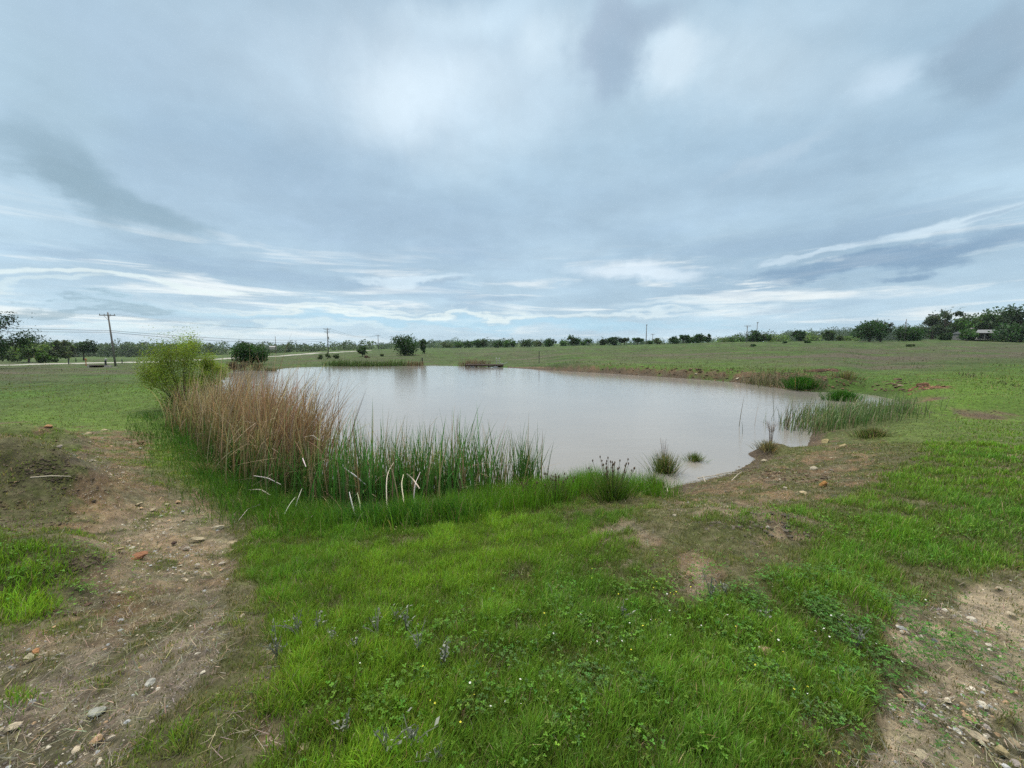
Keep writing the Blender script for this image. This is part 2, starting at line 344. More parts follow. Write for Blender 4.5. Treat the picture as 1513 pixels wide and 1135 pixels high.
bankm = poly([(750,541),(860,541.5),(960,544),(1100,549),(1220,556),(1225,574),(1130,573),(1040,565),(900,555),(740,547)], .8)
BARE = np.maximum(blur(mx(path * .72, scrub * .62, rightg * .85, mid * .74, shore * .72, rpatch * .85), 7), 0)
BARE = np.clip(BARE - blur(rgreen, 4), 0, 1); BARE = np.maximum(BARE, bankm)
TAN = blur(mx(rightg * 1.0, mid * .8, ell(230, 800, 130, 70, .5), ell(490 + 1000, 676, 60, 20)), 8)
GREY = blur(mx(ell(130,1010,230,80), poly([(-300,950),(250,930),(340,960),(200,1140),(-300,1435)], .8), ell(300,900,70,50,.7), ell(1060,770,80,30,.6), ell(1440,608,140,10,.9)), 10)
DARK = blur(mx(ell(110,880,60,25), ell(120,840,40,16,.8), ell(60,690,110,50,.7), ell(20,1080,100,60,.6), ell(1150,700,120,26,.6), ell(1120,770,90,14,.6), ell(1210,549,40,5,1)), 6)
LUSH = blur(mx(poly([(330,800),(420,780),(900,750),(980,770),(900,800),(1010,900),(1160,850),(1400,880),(1310,900),(1330,960),(1290,1060),(1200,1120),(1150,1435),(330,1435),(370,1050),(440,1000),(380,930),(400,880),(350,840)], .8),
            poly([(-300,800),(90,800),(125,840),(60,905),(-300,960)], 1), poly([(1080,740),(1240,745),(1300,700),(1400,640),(1513,630),(1900,640),(1900,800),(1513,840),(1400,860),(1200,870),(1160,830),(1190,790)], .62), poly([(1010,745),(1240,742),(1190,790),(1010,800)], .45), ell(30,1050,50,24,.7), ell(245, 1090, 60, 30, .5)), 8)
FRESH = blur(mx(poly([(0,595),(240,560),(300,650),(270,680),(200,645),(0,640)], .5), ell(260,670,55,22,1), ell(320,700,60,30,.8), poly([(1280,560),(1513,548),(1800,550),(1800,590),(1450,592),(1340,575)], .8), ell(1390,598,70,6,.8), ell(1450,615,80,8,.6),
             poly([(850,536),(1000,533),(1200,540),(1210,550),(1000,545),(850,541)], 1), ell(1420, 640, 120, 20, .6), ell(1300,790,80,20,.7)), 5)
PURP = blur(mx(poly([(640,520),(900,522),(1200,516),(1513,508),(1800,508),(1800,522),(1513,528),(1250,536),(1000,533),(700,530)], 1), poly([(-300,541),(230,541),(230,556),(-300,556)], .9), poly([(390,527),(560,524),(650,528),(640,534),(390,538)], .8), ell(1330,540,70,5,1), ell(1240,524,80,6,1), ell(1000, 527, 200, 4, .8)), 3)
CLAY = blur(mx(bankm / .8, ell(1210,549,44,6), ell(1375,577,64,9), ell(1330,568,50,8,.8), shore * .8, scrub * .6, ell(190,650,70,25,.7), ell(240,815,90,30,.5)), 3)
MAPS = dict(clay=CLAY, bare=BARE, tan=TAN, grey=GREY, dark=DARK, lush=LUSH, fresh=FRESH, purp=PURP)
def cover(X, Y, Z, names):
    wob = 9 * fbm(X * 1.1, Y * 1.1, 4, 77) * 18 / np.maximum(np.hypot(X, Y), 4) * .6; wob2 = 9 * fbm(X * 1.1, Y * 1.1, 4, 99) * 10 / np.maximum(np.hypot(X, Y), 4) * .6
    a, b = to_px(X, Y, Z); a = a + wob; b = b + wob2 * .6
    i = np.clip(((a + PAD) / SC).astype(int), 0, MW - 1); j = np.clip((b / SC).astype(int), 0, MH - 1)
    ok = (Y > .3)
    return [np.where(ok, MAPS[n][j, i], 0) for n in names]

# ------------------------------------------------------------------ ground sheet
def bare_noise(X, Y, b):
    n = .75 * fbm(X * .9, Y * .9, 3, 145) + .75 * fbm(X * 3.1, Y * 3.1, 4, 149); d = np.hypot(X, Y)
    n2 = np.where(d > 18, 1.0 * fbm(X * .35, Y * .35, 4, 151), n)
    return ss(b + n2 * ss(b, .02, .3) * (1 - .25 * ss(b, .7, 1)), .28, .72)
def build_ground():
    azs = np.concatenate([np.linspace(-PI, -R(66), 24)[:-1], np.linspace(-R(66), R(66), 620), np.linspace(R(66), PI, 24)[1:]])
    rs = np.concatenate([[0.0], np.geomspace(.35, 120, 470), np.geomspace(121, 6000, 90)[1:]])
    A, RR = np.meshgrid(azs, rs); X = RR * np.sin(A); Y = RR * np.cos(A)
    s = sdist(X, Y); Z = zfun(X, Y, s=s)
    bare, tan, grey, dark, lush, fresh, purp, clay = cover(X, Y, Z, ['bare', 'tan', 'grey', 'dark', 'lush', 'fresh', 'purp', 'clay'])
    d = np.hypot(X, Y)
    nz = fbm(X * 2.2, Y * 2.2, 4, 41); nm = fbm(X * .6, Y * .6, 4, 43); nl = fbm(X * .12, Y * .12, 4, 47)
    nf = fbm(X * 9, Y * 9, 3, 45)
    b0 = bare; bare = bare_noise(X, Y, bare); pxx, _ = to_px(X, Y, Z); bare = np.maximum(bare, ss(s + .25 * nz, .65, .3) * ss(pxx, 945, 985) * ss(pxx, 1235, 1200) * (Y < 16) * (Y > 3))
    Z = Z - ss(d, 30, 12) * bare * .03 + ss(d, 40, 10) * (.014 + .022 * bare) * fbm(X * 6, Y * 6, 4, 51) * ss(s, -.3, .3)
    # soils
    soil = lerp3((.118, .080, .044), (.27, .22, .15), ss(tan + .3 * nz, 0, .9))
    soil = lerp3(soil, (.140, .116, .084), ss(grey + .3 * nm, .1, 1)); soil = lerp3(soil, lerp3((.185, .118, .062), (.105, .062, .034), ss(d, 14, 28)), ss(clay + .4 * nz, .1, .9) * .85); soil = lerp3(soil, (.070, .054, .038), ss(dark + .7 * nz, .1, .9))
    soil = lerp3(soil, (.085, .085, .045), ss(nz + .5 * nf, -.15, .4) * .8); soil = soil * (1 + .5 * nf[..., None])
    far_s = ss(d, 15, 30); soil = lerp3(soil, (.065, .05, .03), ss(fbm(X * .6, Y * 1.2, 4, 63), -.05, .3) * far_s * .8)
    mudw = ss(s + .3 * nz, 1.1, .2); soil = lerp3(soil, (.062, .047, .033), mudw * .85)
    red = ss(fbm(X * .8, Y * .8, 3, 61), .05, .5); soil = lerp3(soil, (.25, .15, .075), red * .2)
    # grass cover seen between and beyond the blades
    g0 = lerp3((.062, .078, .026), (.085, .125, .026), ss(nl + .4 * nm, -.4, .5)); gn = lerp3(g0, lerp3((.062, .062, .026), (.098, .080, .050), ss(nz + .6 * nf, -.25, .3) * (1 - .6 * lush)), ss(d, 24, 7) * .85)
    farc = lerp3((.070, .078, .036), (.066, .100, .026), ss(nl + .7 * nm, -.3, .4)); farc = lerp3(farc, (.040, .050, .022), ss(fbm(X * .09, Y * .3, 4, 73), 0, .35) * .65); farc = lerp3(farc, (.085, .135, .028), ss(fbm(X * .16, Y * .11, 5, 74), .05, .4) * .6); farc = lerp3(farc, (.10, .085, .055), ss(fbm(X * .5, Y * .22, 4, 75), .1, .45) * .7); farc = farc * (1 + .45 * fbm(X * .8, Y * .35, 3, 76))[..., None]
    farc = farc * (.74, .96, .62); gn = lerp3(gn, farc, ss(d, 14, 40))
    gn = lerp3(gn, (.095, .165, .020), fresh * (.55 + .3 * ss(d, 10, 25)))
    st_ = fbm(X * .05, Y * .16, 4, 71); gn = lerp3(gn, (.088, .070, .054), np.clip(purp * (.65 + 1.7 * st_), 0, .95))
    gn = lerp3(gn, (.10, .092, .058), ss(st_, .1, .5) * ss(d, 30, 80) * .5)
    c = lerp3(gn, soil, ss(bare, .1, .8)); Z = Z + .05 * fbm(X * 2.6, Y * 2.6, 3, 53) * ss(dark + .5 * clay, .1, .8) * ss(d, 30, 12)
    ry, D_ = Y, None
    c = lerp3(c, (.075, .12, .03), ss(d, 250, 380) * .6)
    n0, n1_ = X.shape; i = np.arange(n0 - 1)[:, None] * n1_; j = np.arange(n1_ - 1)[None]
    Q = np.stack([i + j, i + n1_ + j, i + n1_ + j + 1, i + j + 1], -1).reshape(-1, 4)[:, ::-1]
    m, N, o = mat_new('ground_soil'); p = N.n('ShaderNodeBsdfPrincipled'); P = N.n('ShaderNodeTexCoord').outputs['Object']
    at = N.n('ShaderNodeAttribute', attribute_name='tint').outputs['Color']; ba = N.n('ShaderNodeAttribute', attribute_name='bare').outputs['Fac']
    f1 = N.noise(P, 9, 8, .68); f2 = N.noise(P, 1.3, 6, .6); f3 = N.noise(P, 60, 4, .6)
    g = N.math('MULTIPLY', N.mapr(f1, .28, .72, .40, 1.60, 'LINEAR'), N.mapr(f2, .3, .7, .78, 1.22, 'LINEAR')); g = N.math('MULTIPLY', g, N.mapr(f3, .3, .7, .75, 1.25, 'LINEAR'))
    gc = N.n('ShaderNodeCombineColor'); [N.put(gc.inputs[k], g) for k in range(3)]
    c1 = N.mix(1.0, at, gc.outputs[0], 'MULTIPLY')
    vo = N.n('ShaderNodeTexVoronoi'); N.put(vo.inputs['Vector'], P); vo.inputs['Scale'].default_value = 62; vo.inputs['Randomness'].default_value = 1
    vc = N.n('ShaderNodeSeparateColor'); N.put(vc.inputs[0], vo.outputs['Color'])
    peb = N.math('MULTIPLY', N.mapr(vc.outputs[0], .62, .72), N.mapr(vo.outputs['Distance'], .55, .35)); peb = N.math('MULTIPLY', peb, N.mapr(ba, .35, .8))
    pc = N.mix(vc.outputs[1], (.42, .35, .26), (.24, .22, .20)); c2 = N.mix(N.math('MULTIPLY', peb, .45), c1, pc)
    N.put(p.inputs['Base Color'], c2); p.inputs['Roughness'].default_value = .95; p.inputs['Specular IOR Level'].default_value = .15
    b = N.n('ShaderNodeBump'); b.inputs['Strength'].default_value = .9; b.inputs['Distance'].default_value = .03
    N.put(b.inputs['Height'], N.math('ADD', f1, N.math('MULTIPLY', peb, .35))); N.put(p.inputs['Normal'], b.outputs[0])
    N.t.links.new(p.outputs[0], o.inputs[0])
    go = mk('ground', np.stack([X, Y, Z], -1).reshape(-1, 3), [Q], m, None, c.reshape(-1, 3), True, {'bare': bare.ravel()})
    tag(go, 'rolling pasture ground of soil and thin turf around the pond', 'ground', kind='structure')
build_ground()

# ------------------------------------------------------------------ water
def build_water():
    nrm = np.roll(WP, -1, 0) - np.roll(WP, 1, 0); nrm /= np.linalg.norm(nrm, axis=1, keepdims=True) + 1e-9
    area = np.sum(WP[:, 0] * np.roll(WP[:, 1], -1) - np.roll(WP[:, 0], -1) * WP[:, 1])
    out = np.stack([nrm[:, 1], -nrm[:, 0]], 1) * (1 if area > 0 else -1)
    P = WP + out * .35
    if area < 0: P = P[::-1]
    m, N, o = mat_new('muddy_water'); p = N.n('ShaderNodeBsdfPrincipled'); T = N.n('ShaderNodeTexCoord').outputs['Object']
    f = N.noise(T, .25, 4, .5); N.put(p.inputs['Base Color'], N.mix(f, (.215, .198, .178), (.27, .25, .222)))
    p.inputs['Roughness'].default_value = .07; p.inputs['IOR'].default_value = 1.42; p.inputs['Specular IOR Level'].default_value = .5
    mp = N.n('ShaderNodeMapping'); N.put(mp.inputs[0], T); mp.inputs['Scale'].default_value = (1, 2.2, 1)
    a = N.noise(mp.outputs[0], 5.5, 5, .55, .4); a2 = N.noise(mp.outputs[0], .8, 3, .5)
    b = N.n('ShaderNodeBump'); b.inputs['Strength'].default_value = .32; b.inputs['Distance'].default_value = .014
    N.put(b.inputs['Height'], N.math('ADD', a, N.math('MULTIPLY', a2, 2.0))); N.put(p.inputs['Normal'], b.outputs[0])
    N.t.links.new(p.outputs[0], o.inputs[0])
    me = bpy.data.meshes.new('pond_water'); me.from_pydata([(x, y, 0) for x, y in P], [], [list(range(len(P)))]); me.materials.append(m)
    ob = bpy.data.objects.new('pond_water', me); COL.objects.link(ob); tag(ob, 'calm muddy grey brown pond water', 'water', kind='structure')
build_water()

# ------------------------------------------------------------------ strips of leaf: grass blades, reeds
def strips(P, h, w, az_, lean, bend, c0, c1, seg=3, kink=None, facing=None, shape='blade', kang=1.7):
    """ribbon leaves standing at P: (V, quads, tris, colours)"""
    N_ = len(P); t = np.linspace(0, 1, seg + 1); ang = lean[:, None] + bend[:, None] * t[None] ** 1.6
    if kink is not None: ang = ang + kang * (t[None] > kink[:, None])
    am = .5 * (ang[:, 1:] + ang[:, :-1]); dl = (h / seg)[:, None]
    hor = np.concatenate([np.zeros((N_, 1)), np.cumsum(np.sin(am) * dl, 1)], 1); ver = np.concatenate([np.zeros((N_, 1)), np.cumsum(np.cos(am) * dl, 1)], 1)
    fa = az_ + PI / 2 if facing is None else facing
    X = P[:, 0:1] + hor * np.cos(az_)[:, None]; Y = P[:, 1:2] + hor * np.sin(az_)[:, None]; Z = P[:, 2:3] + ver
    ww = w[:, None] * ((1 - t ** 2.2) * (.75 + .25 * np.minimum(t * 5, 1)))[None] * .5
    dx = np.cos(fa)[:, None] * ww; dy = np.sin(fa)[:, None] * ww
    L = np.stack([X - dx, Y - dy, Z], -1)[:, :-1]; Rr = np.stack([X + dx, Y + dy, Z], -1)[:, :-1]; T = np.stack([X, Y, Z], -1)[:, -1:]
    V = np.concatenate([L, Rr, T], 1); nv = 2 * seg + 1; b = (np.arange(N_) * nv)[:, None]
    i = np.arange(seg - 1)[None]; Q = np.stack([b + i, b + seg + i, b + seg + i + 1, b + i + 1], -1).reshape(-1, 4)
    Tr = np.concatenate([b + seg - 1, b + 2 * seg - 1, b + 2 * seg], 1)
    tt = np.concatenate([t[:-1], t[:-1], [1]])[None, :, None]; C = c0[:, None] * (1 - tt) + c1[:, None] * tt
    return V.reshape(-1, 3), Q, Tr, C.reshape(-1, 3)
class Bag:
    def __init__(s): s.V = []; s.Q = []; s.T = []; s.C = []; s.n = 0
    def add(s, r):
        V, Q, T, C = r
        if len(V) == 0: return
        s.V.append(V); s.Q.append(Q + s.n); s.T.append(T + s.n); s.C.append(C); s.n += len(V)
    def build(s, name, mat, parent=None):
        return mk(name, np.concatenate(s.V), [np.concatenate(s.Q), np.concatenate(s.T)], mat, parent, np.concatenate(s.C))
def jit(c, n, a=.2, hue=.12):
    c = np.asarray(c, float); b = 1 + a * rng.standard_normal((n, 1)); q = 1 + hue * rng.standard_normal((n, 3))
    return np.clip(c * np.clip(b, .4, 1.9) * np.clip(q, .6, 1.5), .004, .9)

def polar_pts(n, d0, d1, az_lim=61, pw=-1.0):
    """random ground points, density falling with distance"""
    u = rng.random(n)
    if abs(pw) < 1e-6: r = d0 * (d1 / d0) ** u
    else: r = (d0 ** pw + u * (d1 ** pw - d0 ** pw)) ** (1 / pw)
    a = R(az_lim) * (2 * rng.random(n) - 1); return r * np.sin(a), r * np.cos(a), r

def build_grass():
    bag = Bag()
    for (n, d0, d1, pw) in ((1180000, .9, 14, .40), (210000, 11, 46, .3), (110000, 36, 150, .2)):
        x, y, d = polar_pts(n, d0, d1, 73 if d1 < 20 else 60, pw)
        s = sdist(x, y); k = s > .02; x, y, d, s = x[k], y[k], d[k], s[k]
        z = zfun(x, y, s=s); bare, lush, fresh, purp, dark, grey = cover(x, y, z, ['bare', 'lush', 'fresh', 'purp', 'dark', 'grey'])
        cl = fbm(x * 1.7, y * 1.7, 4, 141); cl2 = fbm(x * 5, y * 5, 3, 143); nl = fbm(x * .35, y * .35, 3, 147)
        bb = bare_noise(x, y, bare); pq, _ = to_px(x, y, z); bb = np.maximum(bb, ss(s + .25 * cl2, .6, .3) * ss(pq, 945, 985) * ss(pq, 1235, 1200) * (y < 16)); bare = np.maximum(bare, .9 * (bb > .8))
        dens = (1 - bb) ** 1.6 * (.55 + .45 * ss(cl2 + .5 * cl, -.35, .3)) * (.52 + .48 * ss(lush + .5 * cl, .1, .6) + .2 * fresh); dens = np.clip(dens, 0, 1)
        tf = fbm(x * 7.5, y * 7.5, 2, 153); dens = dens * (1 - .85 * ss(fbm(x * 2.4, y * 2.4, 4, 157), .10, .4) * (1 - .35 * ss(lush, .4, .8)))
        dens = np.maximum(dens, .75 * ss(tf + .8 * cl + .3 * cl2, .12, .45) * (1 - .45 * (bare > .75))); dens = np.maximum(dens, .10)
        k = rng.random(len(x)) < dens; x, y, z, d, s = x[k], y[k], z[k], d[k], s[k]; lush, fresh, purp, bb, cl, nl, cl2, grey = lush[k], fresh[k], purp[k], bb[k], cl[k], nl[k], cl2[k], grey[k]; n = len(x)
        lu = np.clip(ss(lush + .6 * cl + .3 * cl2, .12, .75), 0, 1)
        h = (.032 + .040 * lu + .02 * fresh + .045 * lu * ss(cl2 + .6 * cl, -.1, .6)) * (.45 + 1.0 * rng.random(n)) * (1 - .40 * bb)
        edge = ss(s, 2.2, .4) * (np.abs(x) < 60) * (1 - ss(bb, .2, .5)); px, _ = to_px(x, y, z); edge = edge * ss(px, 330, 420) * (1 - ss(px, 940, 980)) * (y < 12)
        h = h + edge * .16 * rng.random(n)
        h *= 1 + ss(d, 12, 60) * 1.2; wd_ = ss(fbm(x * .22, y * .22, 3, 161), .18, .45) * ss(d, 26, 40) * (rng.random(n) < .5); h *= 1 + 2.2 * wd_
        w = np.maximum(.0034 + .0018 * rng.random(n), d * .0011) * (1 + .2 * lu)
        c0 = lerp3((.135, .145, .050), (.118, .212, .028), lu)
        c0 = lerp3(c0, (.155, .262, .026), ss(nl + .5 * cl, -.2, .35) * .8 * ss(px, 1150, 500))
        c0 = lerp3(c0, (.065, .160, .026), ss(-nl + .3 * cl, .0, .45) * .55 * lu)
        c0 = lerp3(c0, (.12, .24, .014), np.clip(fresh + edge * .5, 0, 1) * .7); c0 = lerp3(c0, (.105, .088, .062), np.clip(purp, 0, 1) * .8)
        c0 = lerp3(c0, (.115, .115, .062), (1 - lu) * ss(cl2, -.2, .5) * .7)
        c0 = c0 * (1.12, 1.10, 1.0); c0 = lerp3(c0, (.075, .085, .04), wd_ * .8); r_ = rng.random(n); dry = r_ < (.045 + .22 * bb + .14 * (1 - lu)); c0 = c0 * np.clip(1 + .28 * rng.standard_normal((n, 1)), .45, 1.8) * (1 + .10 * rng.standard_normal((n, 3)))
        c0[dry] = jit((.26, .215, .12), dry.sum(), .25)
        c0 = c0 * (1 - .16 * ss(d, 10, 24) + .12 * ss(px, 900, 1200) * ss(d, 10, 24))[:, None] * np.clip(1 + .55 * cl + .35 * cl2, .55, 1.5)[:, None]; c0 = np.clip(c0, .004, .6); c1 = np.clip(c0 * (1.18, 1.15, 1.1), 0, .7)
        az_ = rng.random(n) * 2 * PI; wind = rng.random(n) < .35; az_[wind] = rng.normal(.3, .6, wind.sum())
        far_ = d > 14
        for sel, sg in ((~far_, 3), (far_, 2)):
            if sel.sum():
                P = np.stack([x, y, z - .008], 1)[sel]
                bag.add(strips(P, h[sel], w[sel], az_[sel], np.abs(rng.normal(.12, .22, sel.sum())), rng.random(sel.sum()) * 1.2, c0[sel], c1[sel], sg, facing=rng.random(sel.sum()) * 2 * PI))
    tag(bag.build('grass', M_grass), 'short green pasture grass covering the banks and foreground', 'grass', kind='stuff')
build_grass()

def build_bank_grass():
    bag = Bag()
    def patch(pts, rad, n, hh, col, wd=.007, smin=-.35):
        P0 = np.array([px_at_z(a, b, .12) for a, b in pts]); k = rng.integers(0, len(P0) - 1, n); t = rng.random(n)[:, None]
        P = P0[k] * (1 - t) + P0[k + 1] * t + rng.normal(0, rad, (n, 2))
        s = sdist(P[:, 0], P[:, 1]); q = (s > smin) & (s < 1.9); P = P[q]; cl = fbm(P[:, 0] * 2.5, P[:, 1] * 2.5, 3, 201); q = cl > rng.normal(-.25, .2, len(P)); P, cl = P[q], cl[q]; m = len(P)
        z = np.maximum(zfun(P[:, 0], P[:, 1]), -.05); h = hh * (.5 + .75 * rng.random(m)) * (1 + .45 * cl)
        c = jit(col, m, .25, .1); d = rng.random(m) < .05; c[d] = jit((.30, .25, .15), d.sum())
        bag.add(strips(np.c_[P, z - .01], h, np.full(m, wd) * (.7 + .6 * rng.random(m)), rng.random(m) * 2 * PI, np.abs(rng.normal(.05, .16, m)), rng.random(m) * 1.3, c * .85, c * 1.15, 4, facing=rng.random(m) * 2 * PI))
    patch([(390, 748), (470, 790), (560, 795), (650, 790)], .42, 9000, .34, (.085, .185, .018))
    patch([(600, 792), (700, 778), (790, 760), (860, 748), (945, 750)], .35, 15000, .42, (.10, .215, .016))
    patch([(700, 755), (740, 752), (790, 745)], .28, 3500, .50, (.11, .22, .018))
    patch([(285, 660), (330, 705), (380, 740), (440, 775)], .45, 9000, .30, (.06, .15, .018))
    patch([(520, 790), (600, 800), (680, 795)], .22, 5000, .36, (.035, .12, .016))
    patch([(240, 615), (262, 640), (285, 665)], .6, 3500, .25, (.05, .12, .014), .01)
    tag(bag.build('tall_grass', M_grass), 'taller lush green grass along the near edge of the pond', 'grass', kind='stuff')
build_bank_grass()

def build_weeds():
    # leafy clover and low weeds in patches
    C = [(900, 905, 1.0), (1000, 930, .9), (780, 940, .8), (1180, 920, .9), (1250, 950, .7), (1120, 1000, .6), (1230, 900, .8), (960, 1090, .6), (1300, 960, .6), (1290, 790, 1.2), (700, 1060, .5), (1390, 1000, .5), (850, 1010, .6), (560, 1040, .3), (1150, 880, .7), (1200, 1030, .5), (640, 940, .4), (80, 850, .5)]
    Vs = []; Cs = []
    for (a, b, r) in C:
        gx_, gy_, _ = ground_at(a, b); n = int(2100 * min(r, .9)); x = gx_ + rng.normal(0, r * .55, n); y = gy_ + rng.normal(0, r * .36, n)
        k = (fbm(x * 4, y * 4, 4, 301) > rng.normal(.08, .16, n)) & (sdist(x, y) > .3); x, y = x[k], y[k]; n = len(x); z = zfun(x, y) + .01 + .075 * rng.random(n)
        l = (.0028 + .0038 * rng.random(n)) * (1 + .10 * np.hypot(x, y)); base = jit(((.085, .21, .028), (.115, .235, .026), (.09, .18, .04))[rng.integers(3)], n, .3)
        a0 = rng.random(n) * 2 * PI
        for q in range(3):
            th = a0 + q * 2.1; dx, dy = np.cos(th), np.sin(th); up = rng.normal(.2, .3, n)
            p0 = np.stack([x, y, z], 1); p2 = p0 + np.stack([dx * l * 2, dy * l * 2, up * l * 2], 1); m_ = (p0 + p2) / 2 + np.array([0, 0, .002]); sd = np.stack([-dy * l * .75, dx * l * .75, np.zeros(n)], 1)
            Vs.append(np.stack([p0, m_ + sd, p2, m_ - sd], 1).reshape(-1, 3)); Cs.append(np.repeat(base, 4, 0))
    V = np.concatenate(Vs); tag(mk('clover', V, [np.arange(len(V)).reshape(-1, 4)], M_grass, None, np.concatenate(Cs)), 'patches of dark green clover and low leafy weeds in the grass', 'clover', kind='stuff')
build_weeds()

def build_straw():
    # thin dead stems and litter lying on bare ground
    x, y, d = polar_pts(150000, 1.1, 26, 60, .4); s = sdist(x, y); k = s > .05; x, y, d = x[k], y[k], d[k]; z = zfun(x, y); bare, = cover(x, y, z, ['bare']); cl = fbm(x * 3, y * 3, 3, 401)
    k = rng.random(len(x)) < (ss(bare, .1, .6) * (.25 + ss(cl, -.2, .4)) * .6 + .12); x, y, z, d = x[k], y[k], z[k], d[k]; n = len(x)
    c = jit((.27, .225, .15), n, .35); g = rng.random(n) < .4; c[g] = jit((.16, .15, .12), g.sum(), .3)
    b = Bag(); b.add(strips(np.stack([x, y, z + .004], 1), .03 + .09 * rng.random(n), np.maximum(.003, d * .0007), rng.random(n) * 2 * PI, 1.25 + .3 * rng.random(n), rng.normal(0, .3, n), c, c, 2, facing=rng.random(n) * 2 * PI))
    tag(b.build('straw_litter', M_dry), 'dead straw and stem litter scattered over the bare soil', 'straw', kind='stuff')
build_straw()

# ------------------------------------------------------------------ stones
def rock_mesh(seed, flat=.5):
    r = np.random.default_rng(seed); import bmesh
    bm = bmesh.new(); bmesh.ops.create_icosphere(bm, subdivisions=2, radius=1.0)
    V = np.array([v.co[:] for v in bm.verts]); Fc = np.array([[v.index for v in f.verts] for f in bm.faces]); bm.free()
    for _ in range(9):
        nn = r.normal(size=3); nn /= np.linalg.norm(nn); dd = .45 + .35 * r.random(); e = V @ nn - dd; V = V - np.outer(np.maximum(e, 0), nn)
    V *= (1, .6 + .35 * r.random(), flat); V += r.normal(0, .025, V.shape); return V, Fc
def build_gravel():
    protos = [rock_mesh(900 + i, .45) for i in range(6)]
    import bmesh
    pr = []
    for i in range(6):
        r = np.random.default_rng(50 + i); V = np.array([[1, 0, 0], [.4, .8, 0], [-.6, .7, 0], [-1, -.1, 0], [-.3, -.8, 0], [.6, -.6, 0], [.5, .1, .6], [-.2, .3, .7], [-.1, -.35, .55], [0, 0, -.4]]) + r.normal(0, .12, (10, 3))
        Fc = [[0, 1, 6], [1, 7, 6], [1, 2, 7], [2, 3, 7], [3, 8, 7], [3, 4, 8], [4, 5, 8], [5, 6, 8], [5, 0, 6], [6, 7, 8], [1, 0, 9], [2, 1, 9], [3, 2, 9], [4, 3, 9], [5, 4, 9], [0, 5, 9]]; pr.append((V, np.array(Fc)))
    x, y, d = polar_pts(230000, 1.1, 26, 60, .3); s = sdist(x, y); k = s > .05; x, y, d = x[k], y[k], d[k]; z = zfun(x, y); bare, tan, grey = cover(x, y, z, ['bare', 'tan', 'grey']); cl = fbm(x * 1.6, y * 1.6, 3, 501)
    k = rng.random(len(x)) < ss(bare, .35, .85) * (.06 + .5 * ss(cl, -.2, .5)) * (.6 + .6 * tan); x, y, z, d, tan, grey = x[k], y[k], z[k], d[k], tan[k], grey[k]; n = len(x)
    sz = np.clip(.0038 * np.exp(rng.normal(0, .6, n)), .0015, .024) * (1 + d / 9)
    pal = np.array([(.42, .35, .25), (.30, .26, .21), (.50, .45, .36), (.22, .19, .17), (.36, .24, .14), (.34, .34, .33)]); c = pal[rng.integers(0, 6, n)] * (.8 + .4 * rng.random((n, 1)))
    v = rng.integers(0, 6, n); Vs = []; Fs = []; Cs = []; off = 0
    for i, (V, Fc) in enumerate(pr):
        q = np.nonzero(v == i)[0]; m = len(q); a = rng.random(m) * 2 * PI; ca, sa = np.cos(a)[:, None], np.sin(a)[:, None]
        VV = np.stack([V[None, :, 0] * ca - V[None, :, 1] * sa, V[None, :, 0] * sa + V[None, :, 1] * ca, np.broadcast_to(V[None, :, 2] * .7, (m, 10))], -1) * sz[q][:, None, None] + np.stack([x[q], y[q], z[q] - sz[q] * .1], 1)[:, None]
        Vs.append(VV.reshape(-1, 3)); Fs.append((Fc[None] + (np.arange(m) * 10)[:, None, None] + off).reshape(-1, 3)); Cs.append(np.repeat(c[q], 10, 0)); off += m * 10
    tag(mk('gravel', np.concatenate(Vs), [np.concatenate(Fs)], M_stone, None, np.concatenate(Cs)), 'loose tan and grey gravel on the bare patches', 'gravel', kind='stuff')
build_gravel()
